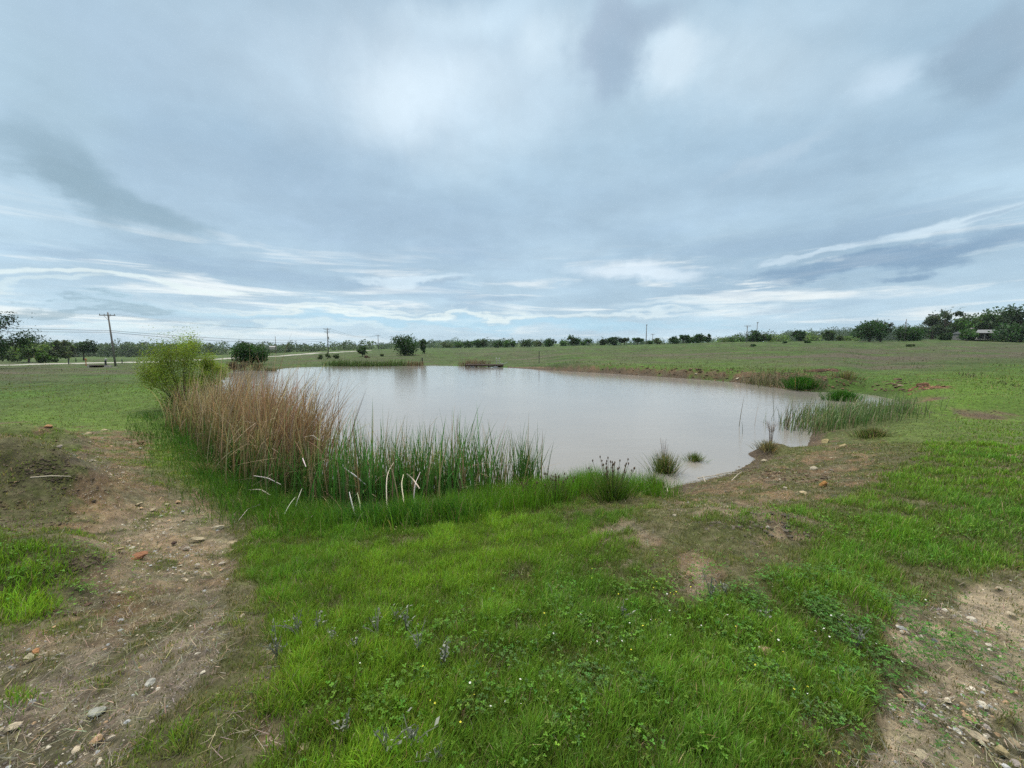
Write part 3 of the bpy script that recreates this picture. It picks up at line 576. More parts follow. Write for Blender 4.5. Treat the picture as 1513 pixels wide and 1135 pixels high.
ROCKS = [ # px, py, width px, height ratio, colour, label
 (205, 821, 34, .22, (.27, .13, .075), 'flat reddish brown slab lying on the dirt path left of the reeds'),
 (258, 803, 10, .4, (.06, .035, .03), 'small dark maroon stone on the path just above the reddish slab'),
 (132, 642, 13, .4, (.42, .36, .25), 'pale flat stone at the top of the dirt path, nearest the left meadow'),
 (154, 636, 11, .35, (.42, .38, .24), 'yellowish flat stone topmost on the dirt path'),
 (209, 655, 12, .5, (.16, .10, .06), 'brown stone beside bright grass at the right rim of the upper path'),
 (72, 630, 14, .35, (.40, .22, .12), 'orange flat stone in the scrubby grass far left'),
 (88, 661, 12, .4, (.30, .27, .25), 'grey stone on the dark scrubby soil at left'),
 (205, 746, 10, .35, (.40, .35, .25), 'tan stone mid path, leftmost of the three pale stones in a row'),
 (227, 754, 10, .35, (.44, .38, .28), 'tan stone mid path, lowest of the three pale stones in a row'),
 (248, 746, 9, .45, (.44, .40, .30), 'tan stone mid path, rightmost of the three pale stones in a row'),
 (178, 813, 11, .35, (.40, .33, .22), 'small tan flake of stone left of the reddish slab'),
 (322, 781, 18, .3, (.45, .42, .34), 'pale grey slab at the right rim of the path below the dry reeds'),
 (292, 797, 18, .3, (.42, .37, .27), 'pale tan slab on the path right of the maroon stone'),
 (343, 803, 14, .4, (.40, .34, .24), 'tan slab half in grass at the path edge nearest the pond'),
 (357, 912, 11, .7, (.42, .38, .28), 'round cream stone at the edge of the grass beside the path'),
 (52, 965, 15, .5, (.42, .22, .11), 'orange brown stone on the grey gravel in the lower left'),
 (43, 973, 12, .4, (.42, .40, .30), 'cream flake touching the orange stone in the lower left'),
 (222, 1010, 13, .35, (.42, .43, .42), 'pale bluish flat stone on the gravel beside the lower grass tuft'),
 (145, 1052, 18, .3, (.36, .38, .37), 'grey white flake on the gravel near the bottom left'),
 (165, 1093, 9, .5, (.46, .42, .36), 'small whitish stone on the gravel near the bottom left edge of grass'),
 (445, 1011, 19, .5, (.46, .38, .28), 'pinkish cream stone in grass left of centre foreground'),
 (447, 1112, 20, .6, (.40, .37, .24), 'mossy yellowish stone in grass at the bottom left of centre'),
 (1130, 970, 27, .42, (.38, .28, .19), 'buried tan stone in the clover in the right foreground'),
 (1203, 694, 12, .6, (.50, .46, .38), 'white stone on the muddy shore right of the pond edge'),
 (1216, 717, 13, .8, (.45, .24, .09), 'bright orange stone on the muddy shore'),
 (1186, 730, 14, .35, (.50, .42, .28), 'pale yellow flake lying below the orange stone'),
 (1160, 722, 8, .5, (.50, .46, .38), 'small cream stone on the mud left of the orange stone'),
 (1220, 654, 14, .6, (.42, .36, .20), 'yellowish stone beside the short reeds on the right shore'),
 (1245, 661, 16, .6, (.44, .37, .22), 'large yellow stone on the slope right of the short reeds'),
 (1130, 683, 10, .5, (.40, .36, .28), 'pale stone on the mud just below the grassy hummock'),
 (1480, 1112, 13, .8, (.42, .36, .22), 'yellow round stone on the gravel in the bottom right'),
 (1445, 1093, 20, .35, (.44, .38, .30), 'flat pinkish slab on the gravel left of the yellow round stone'),
 (1497, 1100, 14, .4, (.40, .33, .24), 'tan chip right of the yellow round stone at the right border'),
 (1360, 1118, 18, .3, (.44, .40, .30), 'cream flake near the bottom edge between grass and gravel'),
 (997, 764, 10, .6, (.42, .39, .33), 'whitish stone on the pale patch above the centre right grass'),
 (1134, 781, 8, .6, (.38, .36, .33), 'grey stone among thin grass right of the pale patch'),
 (1330, 573, 9, .4, (.30, .25, .18), 'flat grey boulder on the far right bank'),
 (1362, 570, 15, .6, (.20, .11, .07), 'dark red boulder of eroded clay on the far right bank'),
 (1325, 562, 13, .5, (.16, .12, .08), 'dark boulder left of the red clay boulder on the far bank'),
 (1090, 561, 8, .5, (.45, .42, .34), 'white stone on the eroded brown bank across the pond'),
 (1029, 555, 7, .5, (.45, .42, .34), 'small white stone at the waterline across the pond'),
]
for i, (a, b, wpx, hr, c, lab) in enumerate(ROCKS):
    x, y, z = ground_at(a, b); dd = math.hypot(y, 3 - z); r_ = wpx / F * dd / 2 * 1.0; V, Fc = rock_mesh(100 + i, hr * 1.2)
    V = V * r_; cc = np.array(c) * (.74, .70, .62) * (.85 + .3 * rng.random((len(V), 1)))
    o = mk('rock', V, [Fc], M_stone, None, cc); o.location = (x, y, z + r_ * hr * .12); o.rotation_euler = (rng.normal(0, .1), rng.normal(0, .1), rng.normal(0, .5)); tag(o, lab, 'rock', 'loose stones around the pond')

def build_clods():
    # lumps of eroded clay: the far bank, the two slumped banks at right and the dug over soil at left
    protos = [rock_mesh(1300 + i, .6) for i in range(5)]; Vs = []; Fs = []; Cs = []; off = 0; k_ = 0
    def put(x, y, sz, c):
        nonlocal off, k_
        V, Fc = protos[k_ % 5]; k_ += 1; a = rng.random() * 6.3; ca, sa = math.cos(a), math.sin(a)
        VV = np.stack([V[:, 0] * ca - V[:, 1] * sa, V[:, 0] * sa + V[:, 1] * ca, V[:, 2] * (.6 + .5 * rng.random())], 1) * sz + (x, y, float(zfun(x, y)) - sz * .12); Vs.append(VV); Fs.append(Fc + off); off += len(V); Cs.append(np.tile(np.array(c) * (.6 + .7 * rng.random()), (len(V), 1)))
    n = 0
    while n < 520:
        a = 765 + 500 * rng.random(); b = 545 + 30 * rng.random(); x, y = px_at_z(a, b, .4); x, y = float(x), float(y); sd_ = float(sdist(np.array([x]), np.array([y]))[0])
        if not .05 < sd_ < 3.0: continue
        n += 1; put(x, y, .06 + .20 * rng.random() ** 2 * (1 if y > 30 else .6), ((.13, .08, .045), (.075, .05, .03), (.17, .11, .065))[rng.integers(3)])
    for (a, b, ra, rb_, m_, s0, c) in ((1212, 549, 30, 2.5, 90, .28, (.10, .055, .035)), (1372, 573, 34, 4, 90, .13, (.20, .105, .06)), (1330, 567, 30, 3, 60, .13, (.11, .075, .045)), (45, 655, 60, 20, 200, .020, (.075, .058, .042)), (70, 705, 75, 34, 420, .017, (.08, .06, .042)), (45, 765, 80, 20, 320, .015, (.09, .066, .042)), (120, 835, 16, 24, 160, .017, (.07, .05, .035)), (70, 895, 60, 12, 160, .015, (.10, .06, .04)), (1150, 700, 80, 14, 180, .03, (.12, .082, .05)), (1120, 775, 80, 12, 120, .025, (.10, .085, .065)), (180, 650, 45, 8, 110, .02, (.14, .085, .05)), (1430, 612, 70, 4, 80, .04, (.10, .08, .06))):
        gx_, gy_, _ = ground_at(a, b); _, gy2, _ = ground_at(a, b - rb_); gx2, _, _ = ground_at(a + ra, b)
        for _ in range(m_): put(gx_ + rng.normal(0, abs(gx2 - gx_) * .6), gy_ + rng.normal(0, abs(gy2 - gy_) * .7), s0 * (.4 + rng.random() ** 2 * 1.3), c)
    tag(mk('clay_clods', np.concatenate(Vs), [np.concatenate(Fs)], M_stone, None, np.concatenate(Cs)), 'crumbled brown clods of earth on the eroded banks', 'clods', kind='stuff')
build_clods()
def build_bank_tufts():
    bag = Bag(); n = 9000; a = 760 + 520 * rng.random(n); b = 540 + 38 * rng.random(n); x, y = px_at_z(a, b, .5); s = sdist(x, y); cl = fbm(x * .7, y * .7, 3, 811); k = (s > .1) & (s < 5) & (cl + .12 * (s - 1.8) > rng.normal(.08, .08, n)); x, y, s = x[k], y[k], s[k]; n = len(x)
    c = jit((.085, .125, .035), n, .3); q = rng.random(n) < .25; c[q] = jit((.22, .18, .10), q.sum())
    bag.add(strips(np.stack([x, y, zfun(x, y) - .02], 1), .14 + .28 * rng.random(n), np.maximum(.02, y * .0012), rng.random(n) * 6.28, np.abs(rng.normal(.1, .25, n)), rng.random(n), c * .85, c * 1.15, 3, facing=rng.random(n) * 6.28))
    tag(bag.build('bank_grass', M_grass), 'rough grass tufts along the eroded far bank', 'grass', kind='stuff')
build_bank_tufts()
# ------------------------------------------------------------------ reeds
def spine_pts(pts, n, rad, z=0.0):
    P0 = np.array([px_at_z(a, b, z) for a, b in pts]); L = np.linalg.norm(np.diff(P0, axis=0), axis=1); k = rng.choice(len(L), n, p=L / L.sum()); t = rng.random(n)[:, None]
    return P0[k] * (1 - t) + P0[k + 1] * t + rng.normal(0, rad, (n, 2))
def reeds(name, label, specs, bendk=1.0):
    bag = Bag()
    for (pts, n, rad, hh, cols, lean_m, az_m, wd) in specs:
        P = spine_pts(pts, n, rad); cl = fbm(P[:, 0] * 1.8, P[:, 1] * 1.8, 3, 601); q = cl > rng.normal(-.35, .25, n); P = P[q]; m = len(P)
        z = zfun(P[:, 0], P[:, 1]); z = np.maximum(z, -.25)
        h = hh * np.clip(rng.normal(.86, .20, m), .3, 1.28) * (1 + .22 * fbm(P[:, 0] * 2.3, P[:, 1] * 2.3, 2, 603)) + np.maximum(-z, 0); z = z - .02
        (b0, t0, k0), (b1, t1) = cols; mixk = (rng.random(m) < k0)[:, None]
        c0 = np.where(mixk, jit(b0, m, .32, .1), jit(b1, m, .32, .1)); c1 = np.where(mixk, jit(t0, m, .36, .09), jit(t1, m, .34, .09))
        az_ = rng.normal(az_m, .95 / bendk, m); kink = np.where(rng.random(m) < .17, .35 + .5 * rng.random(m), 2.0)
        bag.add(strips(np.c_[P, z], h, wd * (.7 + .6 * rng.random(m)), az_, np.abs(rng.normal(lean_m, .11, m)), np.abs(rng.normal(.38, .42, m)) * np.minimum(1, h / 1.2) * bendk, c0, c1, 9, kink, rng.random(m) * 2 * PI, kang=1.2))
    o = bag.build(name, M_reed); tag(o, label, 'reeds', kind='stuff'); return o
BR = (.35, .215, .15); TANC = (.48, .38, .25); GR = (.055, .145, .024)
reeds('brown_reeds', 'dense stand of dead reddish brown cattail leaves with green bases on the left shore', [
 ([(286, 630), (305, 650), (335, 672), (375, 702), (420, 730), (450, 745)], 1900, .34, 1.78, (((.07, .11, .03), BR, .55), ((.16, .13, .06), TANC)), .10, -.3, .019),
 ([(335, 650), (390, 685), (435, 713), (458, 730)], 3000, .32, 2.28, (((.13, .11, .045), (.35, .205, .14), .6), ((.15, .12, .06), (.46, .33, .22))), .08, .1, .020),
 ([(300, 630), (350, 675), (400, 710), (470, 740)], 900, .38, 2.2, (((.13, .11, .05), (.52, .41, .27), .6), ((.06, .11, .03), (.30, .20, .12))), .20, .3, .022),
 ([(335, 668), (375, 700), (430, 732), (480, 754)], 2100, .32, 1.15, ((GR, (.085, .20, .035), .85), ((.15, .12, .06), (.36, .27, .16))), .08, .1, .015)])
reeds('green_reeds', 'stand of green cattail leaves mixed with dry tan ones in the near water', [
 ([(480, 752), (520, 757), (600, 757), (680, 750), (712, 745)], 1150, .30, 1.54, ((GR, (.095, .23, .048), .78), ((.20, .15, .08), (.40, .30, .20))), .05, .3, .023),
 ([(500, 740), (560, 742), (640, 740), (700, 735)], 380, .30, 1.55, (((.05, .13, .03), (.10, .19, .045), .55), ((.28, .20, .12), (.44, .32, .21))), .07, .3, .018),
 ([(715, 742), (790, 728)], 190, .14, 1.25, (((.06, .14, .03), (.08, .18, .04), .7), ((.22, .17, .1), (.36, .27, .18))), .08, .2, .018),
 ([(768, 735), (785, 730)], 120, .10, 1.3, ((GR, (.07, .18, .04), .9), ((.22, .17, .1), (.36, .27, .18))), .13, .1, .018)], .45)
reeds('short_reeds', 'sparse short pale green reeds in the right hand inlet of the pond', [
 ([(1205, 640), (1235, 630), (1275, 622), (1318, 613)], 1700, .62, .78, (((.07, .13, .03), (.15, .23, .08), .72), ((.20, .18, .10), (.36, .32, .22))), .10, .2, .022),
 ([(1150, 640), (1175, 632), (1200, 622)], 75, .45, 1.15, (((.05, .07, .03), (.10, .13, .06), .7), ((.15, .12, .08), (.25, .2, .14))), .10, .2, .018),
 ([(1196, 622), (1225, 614)], 260, .45, .9, (((.06, .10, .03), (.16, .2, .09), .7), ((.2, .17, .1), (.3, .27, .18))), .1, .2, .02)])
reeds('far_green_reeds', 'low green reeds on the far shore left of the round dark tree', [
 ([(490, 541), (530, 541.4), (575, 541), (600, 540.5)], 1500, .8, 1.15, (((.05, .09, .02), (.08, .13, .03), .9), ((.12, .1, .05), (.2, .16, .1))), .05, .2, .06)])
reeds('far_brown_reeds', 'dry brown reeds beside the dock on the far shore', [
 ([(602, 540.6), (622, 540.2)], 220, .5, 1.0, (((.14, .09, .05), (.20, .13, .08), .9), ((.12, .1, .05), (.2, .16, .1))), .05, .2, .06),
 ([(682, 541), (720, 541.5)], 420, .6, 1.3, (((.15, .10, .06), (.23, .16, .11), .9), ((.12, .1, .05), (.2, .16, .1))), .05, .2, .06)])
reeds('bank_reeds', 'thin dull olive reeds on the far right shore beside the round grass clumps', [
 ([(1112, 567), (1140, 571), (1165, 574)], 420, .6, 1.0, (((.10, .11, .045), (.17, .16, .08), .7), ((.17, .14, .08), (.27, .23, .15))), .07, .2, .035)])

# bleached bent reed leaves hanging over the grass
def bent(pts, w=.030):
    P = []
    for (a, b, zz_) in pts: P.append((*px_at_z(a, b, zz_), zz_))
    P = np.array(P); t = np.linspace(0, 1, 14); tk = np.linspace(0, 1, len(P)); Q = np.stack([np.interp(t, tk, P[:, i]) for i in range(3)], 1)
    for _ in range(2): Q[1:-1] = (Q[:-2] + Q[1:-1] * 2 + Q[2:]) / 4
    ww = w * (1 - np.abs(t - .35) ** 1.5 * .9)[:, None] * .5; V = np.concatenate([Q + ww * np.array([.6, 0, .5]), Q - ww * np.array([.6, 0, .5]), Q + np.array([0, -.004, .003])]); n = 14
    i = np.arange(n - 1); F4 = np.concatenate([np.stack([i, i + 1, i + 1 + 2 * n, i + 2 * n], 1), np.stack([i + 2 * n, i + 1 + 2 * n, i + 1 + n, i + n], 1)]); return V, F4
BENT = [([(352, 770, .50), (366, 752, .62), (386, 745, .66)], 'pale bent reed leaf drooping farthest left above the grass'),
 ([(420, 760, .6), (428, 745, .72), (436, 735, .78)], 'short pale reed leaf hanging straight down below the brown reeds'),
 ([(437, 748, .66), (441, 735, .8), (446, 722, .9)], 'pale reed leaf curling down right of the short hanging one'),
 ([(366, 724, .45), (385, 723, .55), (400, 732, .5)], 'thin tan reed leaf lying over the grass below the brown reeds'),
 ([(372, 718, .6), (390, 708, .75), (402, 700, .8)], 'thin white reed leaf arching up left of the brown reeds'),
 ([(374, 703, .7), (395, 706, .7), (415, 716, .6)], 'long straight pale reed leaf on top of the left grass edge'),
 ([(452, 778, .45), (485, 768, .45), (516, 764, .5)], 'long pale reed leaf lying low across the green grass'),
 ([(449, 782, .35), (454, 768, .5), (465, 760, .55)], 'pale reed leaf bent like a hook above the low grass'),
 ([(526, 768, .45), (519, 740, .7), (516, 727, .8)], 'broad bleached leaf hanging in the bundle of broken reeds'),
 ([(533, 775, .35), (532, 745, .6), (528, 728, .75)], 'bleached leaf hanging to the right in the bundle of broken reeds'),
 ([(514, 745, .6), (524, 733, .75), (530, 727, .8)], 'short cream leaf arching over the bundle of broken reeds'),
 ([(572, 762, .4), (570, 700, .9), (588, 675, 1.05), (610, 662, 1.1)], 'long tan reed leaf arching upright in front of the green reeds'),
 ([(597, 745, .55), (593, 715, .8), (596, 701, .9)], 'white reed leaf hanging in front of the green reeds'),
 ([(620, 722, .7), (610, 708, .8), (601, 700, .9)], 'pale reed leaf slanting right from the hanging white leaf'),
 ([(611, 740, .55), (613, 715, .8), (621, 698, .9)], 'curved pale reed leaf farthest right among the hanging leaves'),
 ([(622, 767, .3), (617, 750, .45), (611, 736, .6)], 'bleached leaf tip pointing down at the grass below the green reeds'),
 ([(539, 803, .25), (534, 788, .35), (528, 772, .45)], 'narrow white leaf piercing the dark green grass'),
 ([(508, 691, .9), (525, 703, .85), (540, 716, .7)], 'pale leaf slanting down between brown and green reeds'),
 ([(450, 646, 1.3), (462, 643, 1.35), (472, 651, 1.25)], 'short cream leaf folded over near the top of the brown reeds'),
 ([(447, 677, 1.1), (452, 690, 1.0)], 'small white leaf fleck against the brown reeds')]
for pts, lab in BENT:
    V, F4 = bent(pts); c0 = V.mean(0); o = mk('dry_reed_leaf', V - c0, [F4], M_dry, None, jit((.66, .61, .48), 1, .08)); o.location = c0; tag(o, lab, 'reed leaf', 'bleached bent reed leaves')
def build_broken():
    b = Bag()
    for (a, c, n, sx_, sy_) in ((525, 760, 130, .35, .2), (700, 745, 160, .45, .2), (640, 745, 110, .5, .2), (470, 745, 90, .3, .2), (312, 683, 60, .3, .2), (340, 700, 50, .4, .3), (760, 742, 70, .3, .15)):
        x0, y0 = px_at_z(a, c, .15); x = x0 + rng.normal(0, sx_, n); y = y0 + rng.normal(0, sy_, n); z = np.maximum(zfun(x, y), 0) + .02; col = jit((.30, .23, .145), n, .3)
        b.add(strips(np.stack([x, y, z], 1), .2 + .5 * rng.random(n), np.full(n, .012), rng.random(n) * 2 * PI, .5 + .8 * rng.random(n), rng.normal(.5, .6, n), col, col * 1.2, 6, facing=rng.random(n) * 2 * PI))
    tag(b.build('broken_reed_litter', M_reed), 'tangle of collapsed tan reed leaves at the foot of the reed stands', 'reed litter', kind='stuff')
build_broken()

# ------------------------------------------------------------------ tussocks and small plants
def tussock(a, b, wpx, hpx, n, col, label, dry=.12, name='grass_tussock', spread=.7, z0=None, heads=0):
    if z0 is None: x, y, z = ground_at(a, b)
    else: x, y = px_at_z(a, b, z0); x, y, z = float(x), float(y), z0
    D = y; w = wpx / F * D / 2; h = hpx / F * D
    rr = np.minimum(np.abs(rng.normal(0, .36, n)), .85) * w; th = rng.random(n) * 2 * PI; P = np.stack([rr * np.cos(th), rr * np.sin(th) * .8, np.full(n, -.06)], 1)
    c = jit(col, n, .28, .1); q = rng.random(n) < dry; c[q] = jit((.27, .22, .13), q.sum())
    wd = np.full(n, max(.006, D * .0011)); bg_ = Bag()
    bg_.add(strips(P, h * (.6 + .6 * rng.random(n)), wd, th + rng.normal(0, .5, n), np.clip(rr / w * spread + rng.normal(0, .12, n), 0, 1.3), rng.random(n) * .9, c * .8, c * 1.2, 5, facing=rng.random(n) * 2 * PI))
    rt = root(name, label, 'grass clump', (x, y, z)); bg_.build('blades', M_grass, rt)
    if heads:
        m = MB()
        for _ in range(heads):
            t_ = rng.random() * 2 * PI; r2 = rng.random() * w * .9; hh = h * (1 + .35 * rng.random()); p0 = np.array([r2 * .5 * math.cos(t_), r2 * .5 * math.sin(t_), 0]); p1 = np.array([r2 * math.cos(t_) * 1.3, r2 * math.sin(t_), hh])
            m.tube([p0, (p0 + p1) / 2 + [0, 0, .02], p1], .0025, 4, (.12, .12, .05)); m.tube([p1 - [0, 0, .012], p1 + [0, 0, .006], p1 + [0, 0, .03]], [.004, .013, .003], 5, (.11, .07, .045))
        m.build('seed_heads', M_dry, rt)
    return rt
tussock(982, 698, 52, 34, 620, (.075, .12, .025), 'round grass tussock standing in the shallow water with dead stems above it', .3, z0=0.0)
tussock(1026, 681, 36, 17, 330, (.09, .14, .025), 'small low grass tussock farthest out in the water', .15, z0=0.0, spread=1.0)
tussock(964, 726, 34, 32, 460, (.055, .12, .018), 'dark green tussock on the muddy water edge below the round one', .15, z0=0.0)
tussock(977, 724, 18, 20, 140, (.09, .13, .03), 'small tuft against the right side of the dark tussock at the shore', .2, z0=0.0)
tussock(903, 738, 72, 44, 1100, (.070, .135, .018), 'broad tussock with brown seed heads at the right end of the tall bank grass', .12, heads=34)
tussock(820, 745, 60, 34, 700, (.07, .14, .018), 'grass tussock with seed heads in the middle of the bank', .12, heads=26)
tussock(776, 750, 50, 30, 500, (.07, .13, .018), 'grass tussock with seed heads just right of the green reeds', .12, heads=20)
tussock(1186, 575, 64, 18, 1600, (.038, .115, .014), 'rounded bright green grass clump on the far right shore', .02, spread=.5)
tussock(1244, 592, 60, 17, 1500, (.042, .125, .014), 'rounded green grass clump at the mouth of the right inlet', .03, z0=0.0, spread=.5)
tussock(1290, 646, 70, 18, 1000, (.085, .12, .035), 'pale straggly grass clump on the bank behind the short reeds', .35, spread=.8)
tussock(1250, 560, 60, 14, 300, (.12, .14, .05), 'thin straw coloured clump behind the round green clumps', .4, spread=.8)
tussock(300, 700, 30, 20, 520, (.10, .12, .04), 'half dry tuft at the left foot of the brown reeds', .6)
tussock(1135, 664, 48, 16, 420, (.13, .135, .065), 'dry grass cap on the earth hummock jutting into the pond', .55, spread=1.0)
tussock(1040, 675, 4, 3, 12, (.1, .12, .05), 'tiny tuft', .5) if False else None
for (a, b, h, w, lab) in [(981, 680, 46, 22, 'bundle of thin dead upright stems rising from the round tussock'), (1138, 655, 34, 44, 'spreading bare twigs growing from the earth hummock')]:
    x, y = px_at_z(a, b + 8, .05); x, y = float(x), float(y); H = h / F * y; Wd = w / F * y; m = MB()
    for i in range(15):
        dx = rng.normal(0, .35) * Wd * .5; p1 = np.array([dx, rng.normal(0, .04), H * (.6 + .4 * rng.random())]); m.tube([np.array([dx * .3, 0, -.05]), p1 * .55 + [0, 0, .03], p1], [.005, .004, .002], 4)
        if w > 30:
            for _ in range(2): m.tube([p1 * .6, p1 * .75 + [rng.normal(0, .08), 0, .06], p1 * .85 + [rng.normal(0, .16), 0, .12]], [.003, .002, .001], 4)
    o = m.build('dead_bush', mat_simple('dead_stem' + str(a), (.30, .24, .20), .9, .2, 8)); o.location = (x, y, .0 if w < 30 else .28); tag(o, lab, 'dead bush')

def weed(seed):
    r = np.random.default_rng(seed); m = MB(); H = .17 + .09 * r.random()
    for i in range(4 + r.integers(3)):
        l = r.normal(0, .3); t_ = r.random() * 2 * PI; hh = H * (.6 + .4 * r.random()); P = np.array([[hh * k * math.sin(l * k) * math.cos(t_), hh * k * math.sin(l * k) * math.sin(t_), hh * k * math.cos(l * k)] for k in (0, .25, .5, .75, 1)]); m.tube(P, [.004, .0035, .003, .0025, .0015], 4, (.17, .17, .13))
        for k in range(8):
            q = P[2] + (P[4] - P[2]) * r.random() + r.normal(0, .010, 3); d_ = r.normal(0, .009, 3); e = r.normal(0, .004, 3); m.add(np.array([q, q + d_ * .5 + e, q + d_, q + d_ * .5 - e]), [[0, 1, 2, 3]], None, np.array((.20, .21, .165)) * (.7 + .6 * r.random()))
    return m
WEEDS = [(585, 915), (560, 935), (525, 955), (440, 935), (470, 925), (600, 925), (620, 960), (655, 975), (575, 1115), (510, 1080), (605, 1110), (410, 965), (495, 945), (1265, 950), (1128, 905), (920, 910), (1050, 880), (1070, 875), (645, 1130), (1500, 660)]
wl = ['between the two foreground grass swells', 'left of centre', 'in the lush grass', 'leaning over the grass']
for i, (a, b) in enumerate(WEEDS[:19]):
    x, y, z = ground_at(a, b + 12)
    if i < 5: proto_o = weed(700 + i).build('dead_weed', M_dry); o = proto_o; wprotos = (wprotos + [o]) if i else [o]
    else: o = wprotos[i % 5].copy(); COL.objects.link(o)
    o.location = (x, y, z - .01); o.rotation_euler = (rng.normal(0, .1), rng.normal(0, .1), rng.random() * 6); o.scale = [.75 + .4 * rng.random()] * 3
    tag(o, 'greyish dead weed stalk poking out of the foreground grass', 'weed', 'grey dead weed stalks in the grass')

def flower(col):
    m = MB(); m.tube([(0, 0, -.02), (.002, 0, .05), (0, .003, .10)], [.0015, .0012, .001], 4, (.06, .13, .02))
    for k in range(5):
        a = k * 2 * PI / 5; d = np.array([math.cos(a), math.sin(a), .25]); n = np.array([-math.sin(a), math.cos(a), 0]); o = np.array([0, .003, .10]); m.add(np.array([o, o + d * .006 + n * .004, o + d * .012, o + d * .006 - n * .004]), [[0, 1, 2, 3]], None, col)
    m.tube([(0, .003, .099), (0, .003, .103)], [.003, .002], 5, (.6, .5, .05)); return m.build('wildflower', M_dry)
def scatter_flowers(col, n, areas, lab, grp):
    pr = flower(col); first = True
    for i in range(n):
        a, b, ra, rb_ = areas[rng.integers(len(areas))]; x, y, z = ground_at(a + rng.normal(0, ra), min(b + rng.normal(0, rb_), 1130))
        if first: o = pr; first = False
        else: o = pr.copy(); COL.objects.link(o)
        o.location = (x, y, z + .03 * rng.random() + .02); o.rotation_euler = (rng.normal(0, .25), rng.normal(0, .25), rng.random() * 6); sc_ = .30 + .30 * rng.random(); o.scale = (sc_, sc_, sc_); tag(o, lab, 'flower', grp)
scatter_flowers((.75, .75, .72), 34, [(1150, 920, 70, 20), (1240, 970, 60, 30), (900, 960, 90, 20), (1290, 990, 60, 30), (980, 930, 50, 25), (740, 1060, 60, 40)], 'tiny white wildflower in the right foreground clover', 'tiny white wildflowers')
scatter_flowers((.62, .58, .06), 34, [(900, 900, 60, 20), (1000, 920, 80, 30), (820, 930, 50, 20), (1140, 1010, 90, 40), (720, 1080, 70, 30)], 'tiny yellow wildflower in the centre foreground grass', 'tiny yellow wildflowers')
scatter_flowers((.62, .62, .30), 34, [(600, 775, 50, 8), (580, 785, 40, 8), (660, 770, 30, 6)], 'pale yellow flower in the tall grass below the green reeds', 'pale flowers below the reeds')
for (a, b, c_, d_, lab) in [(1058, 703, 1095, 699, 'pale driftwood stick angled up on the mud'), (1081, 711, 1096, 700, 'short bleached cane lying near the waterline'), (1030, 708, 1090, 702, 'long thin stick lying along the waterline'), (1042, 714, 1038, 706, 'small fork of dead cane on the mud'), (45, 707, 106, 712, 'long pale stick lying on the scrubby soil at left'), (985, 722, 987, 731, 'short pale cane stuck in the shore mud')]:
    p = np.array(ground_at(a, b)); q = np.array(ground_at(c_, d_)); q[2] += .04; p[2] += .01; m = MB(); mid_ = (p + q) / 2 + [0, 0, .015]
    m.tube([p - p, mid_ - p, q - p], [.010, .009, .005], 6, (.42, .36, .27)); o = m.build('stick', M_dry); o.location = p; tag(o, lab, 'stick')

# ------------------------------------------------------------------ trees
def leaf_cloud(centers, radii, n, size, col, flat=.75, shell=.55, up=.0, jt=.3):
    k = rng.choice(len(centers), n, p=(radii ** 2) / (radii ** 2).sum()); v = rng.normal(size=(n, 3)); v /= np.linalg.norm(v, axis=1, keepdims=True)
    rr = radii[k] * (shell + (1.06 - shell) * rng.random(n) ** .7) * (1 + .22 * rng.standard_normal(n)).clip(.5, 1.5); P = centers[k] + v * rr[:, None] * (1, 1, flat)
    a = rng.normal(size=(n, 3)); a[:, 2] += up; a /= np.linalg.norm(a, axis=1, keepdims=True); b = np.cross(a, rng.normal(size=(n, 3))); b /= np.linalg.norm(b, axis=1, keepdims=True) + 1e-9
    s_ = size * (.5 + .9 * rng.random(n))[:, None]; V = np.stack([P - a * s_, P + b * s_ * .55, P + a * s_, P - b * s_ * .55], 1)
    tone = (1 + .22 * rng.standard_normal(len(centers)))[k][:, None]
    C = np.clip(jit(col, n, jt, .08) * np.clip(tone, .5, 1.6), .003, .6); return V.reshape(-1, 3), np.repeat(C, 4, 0)
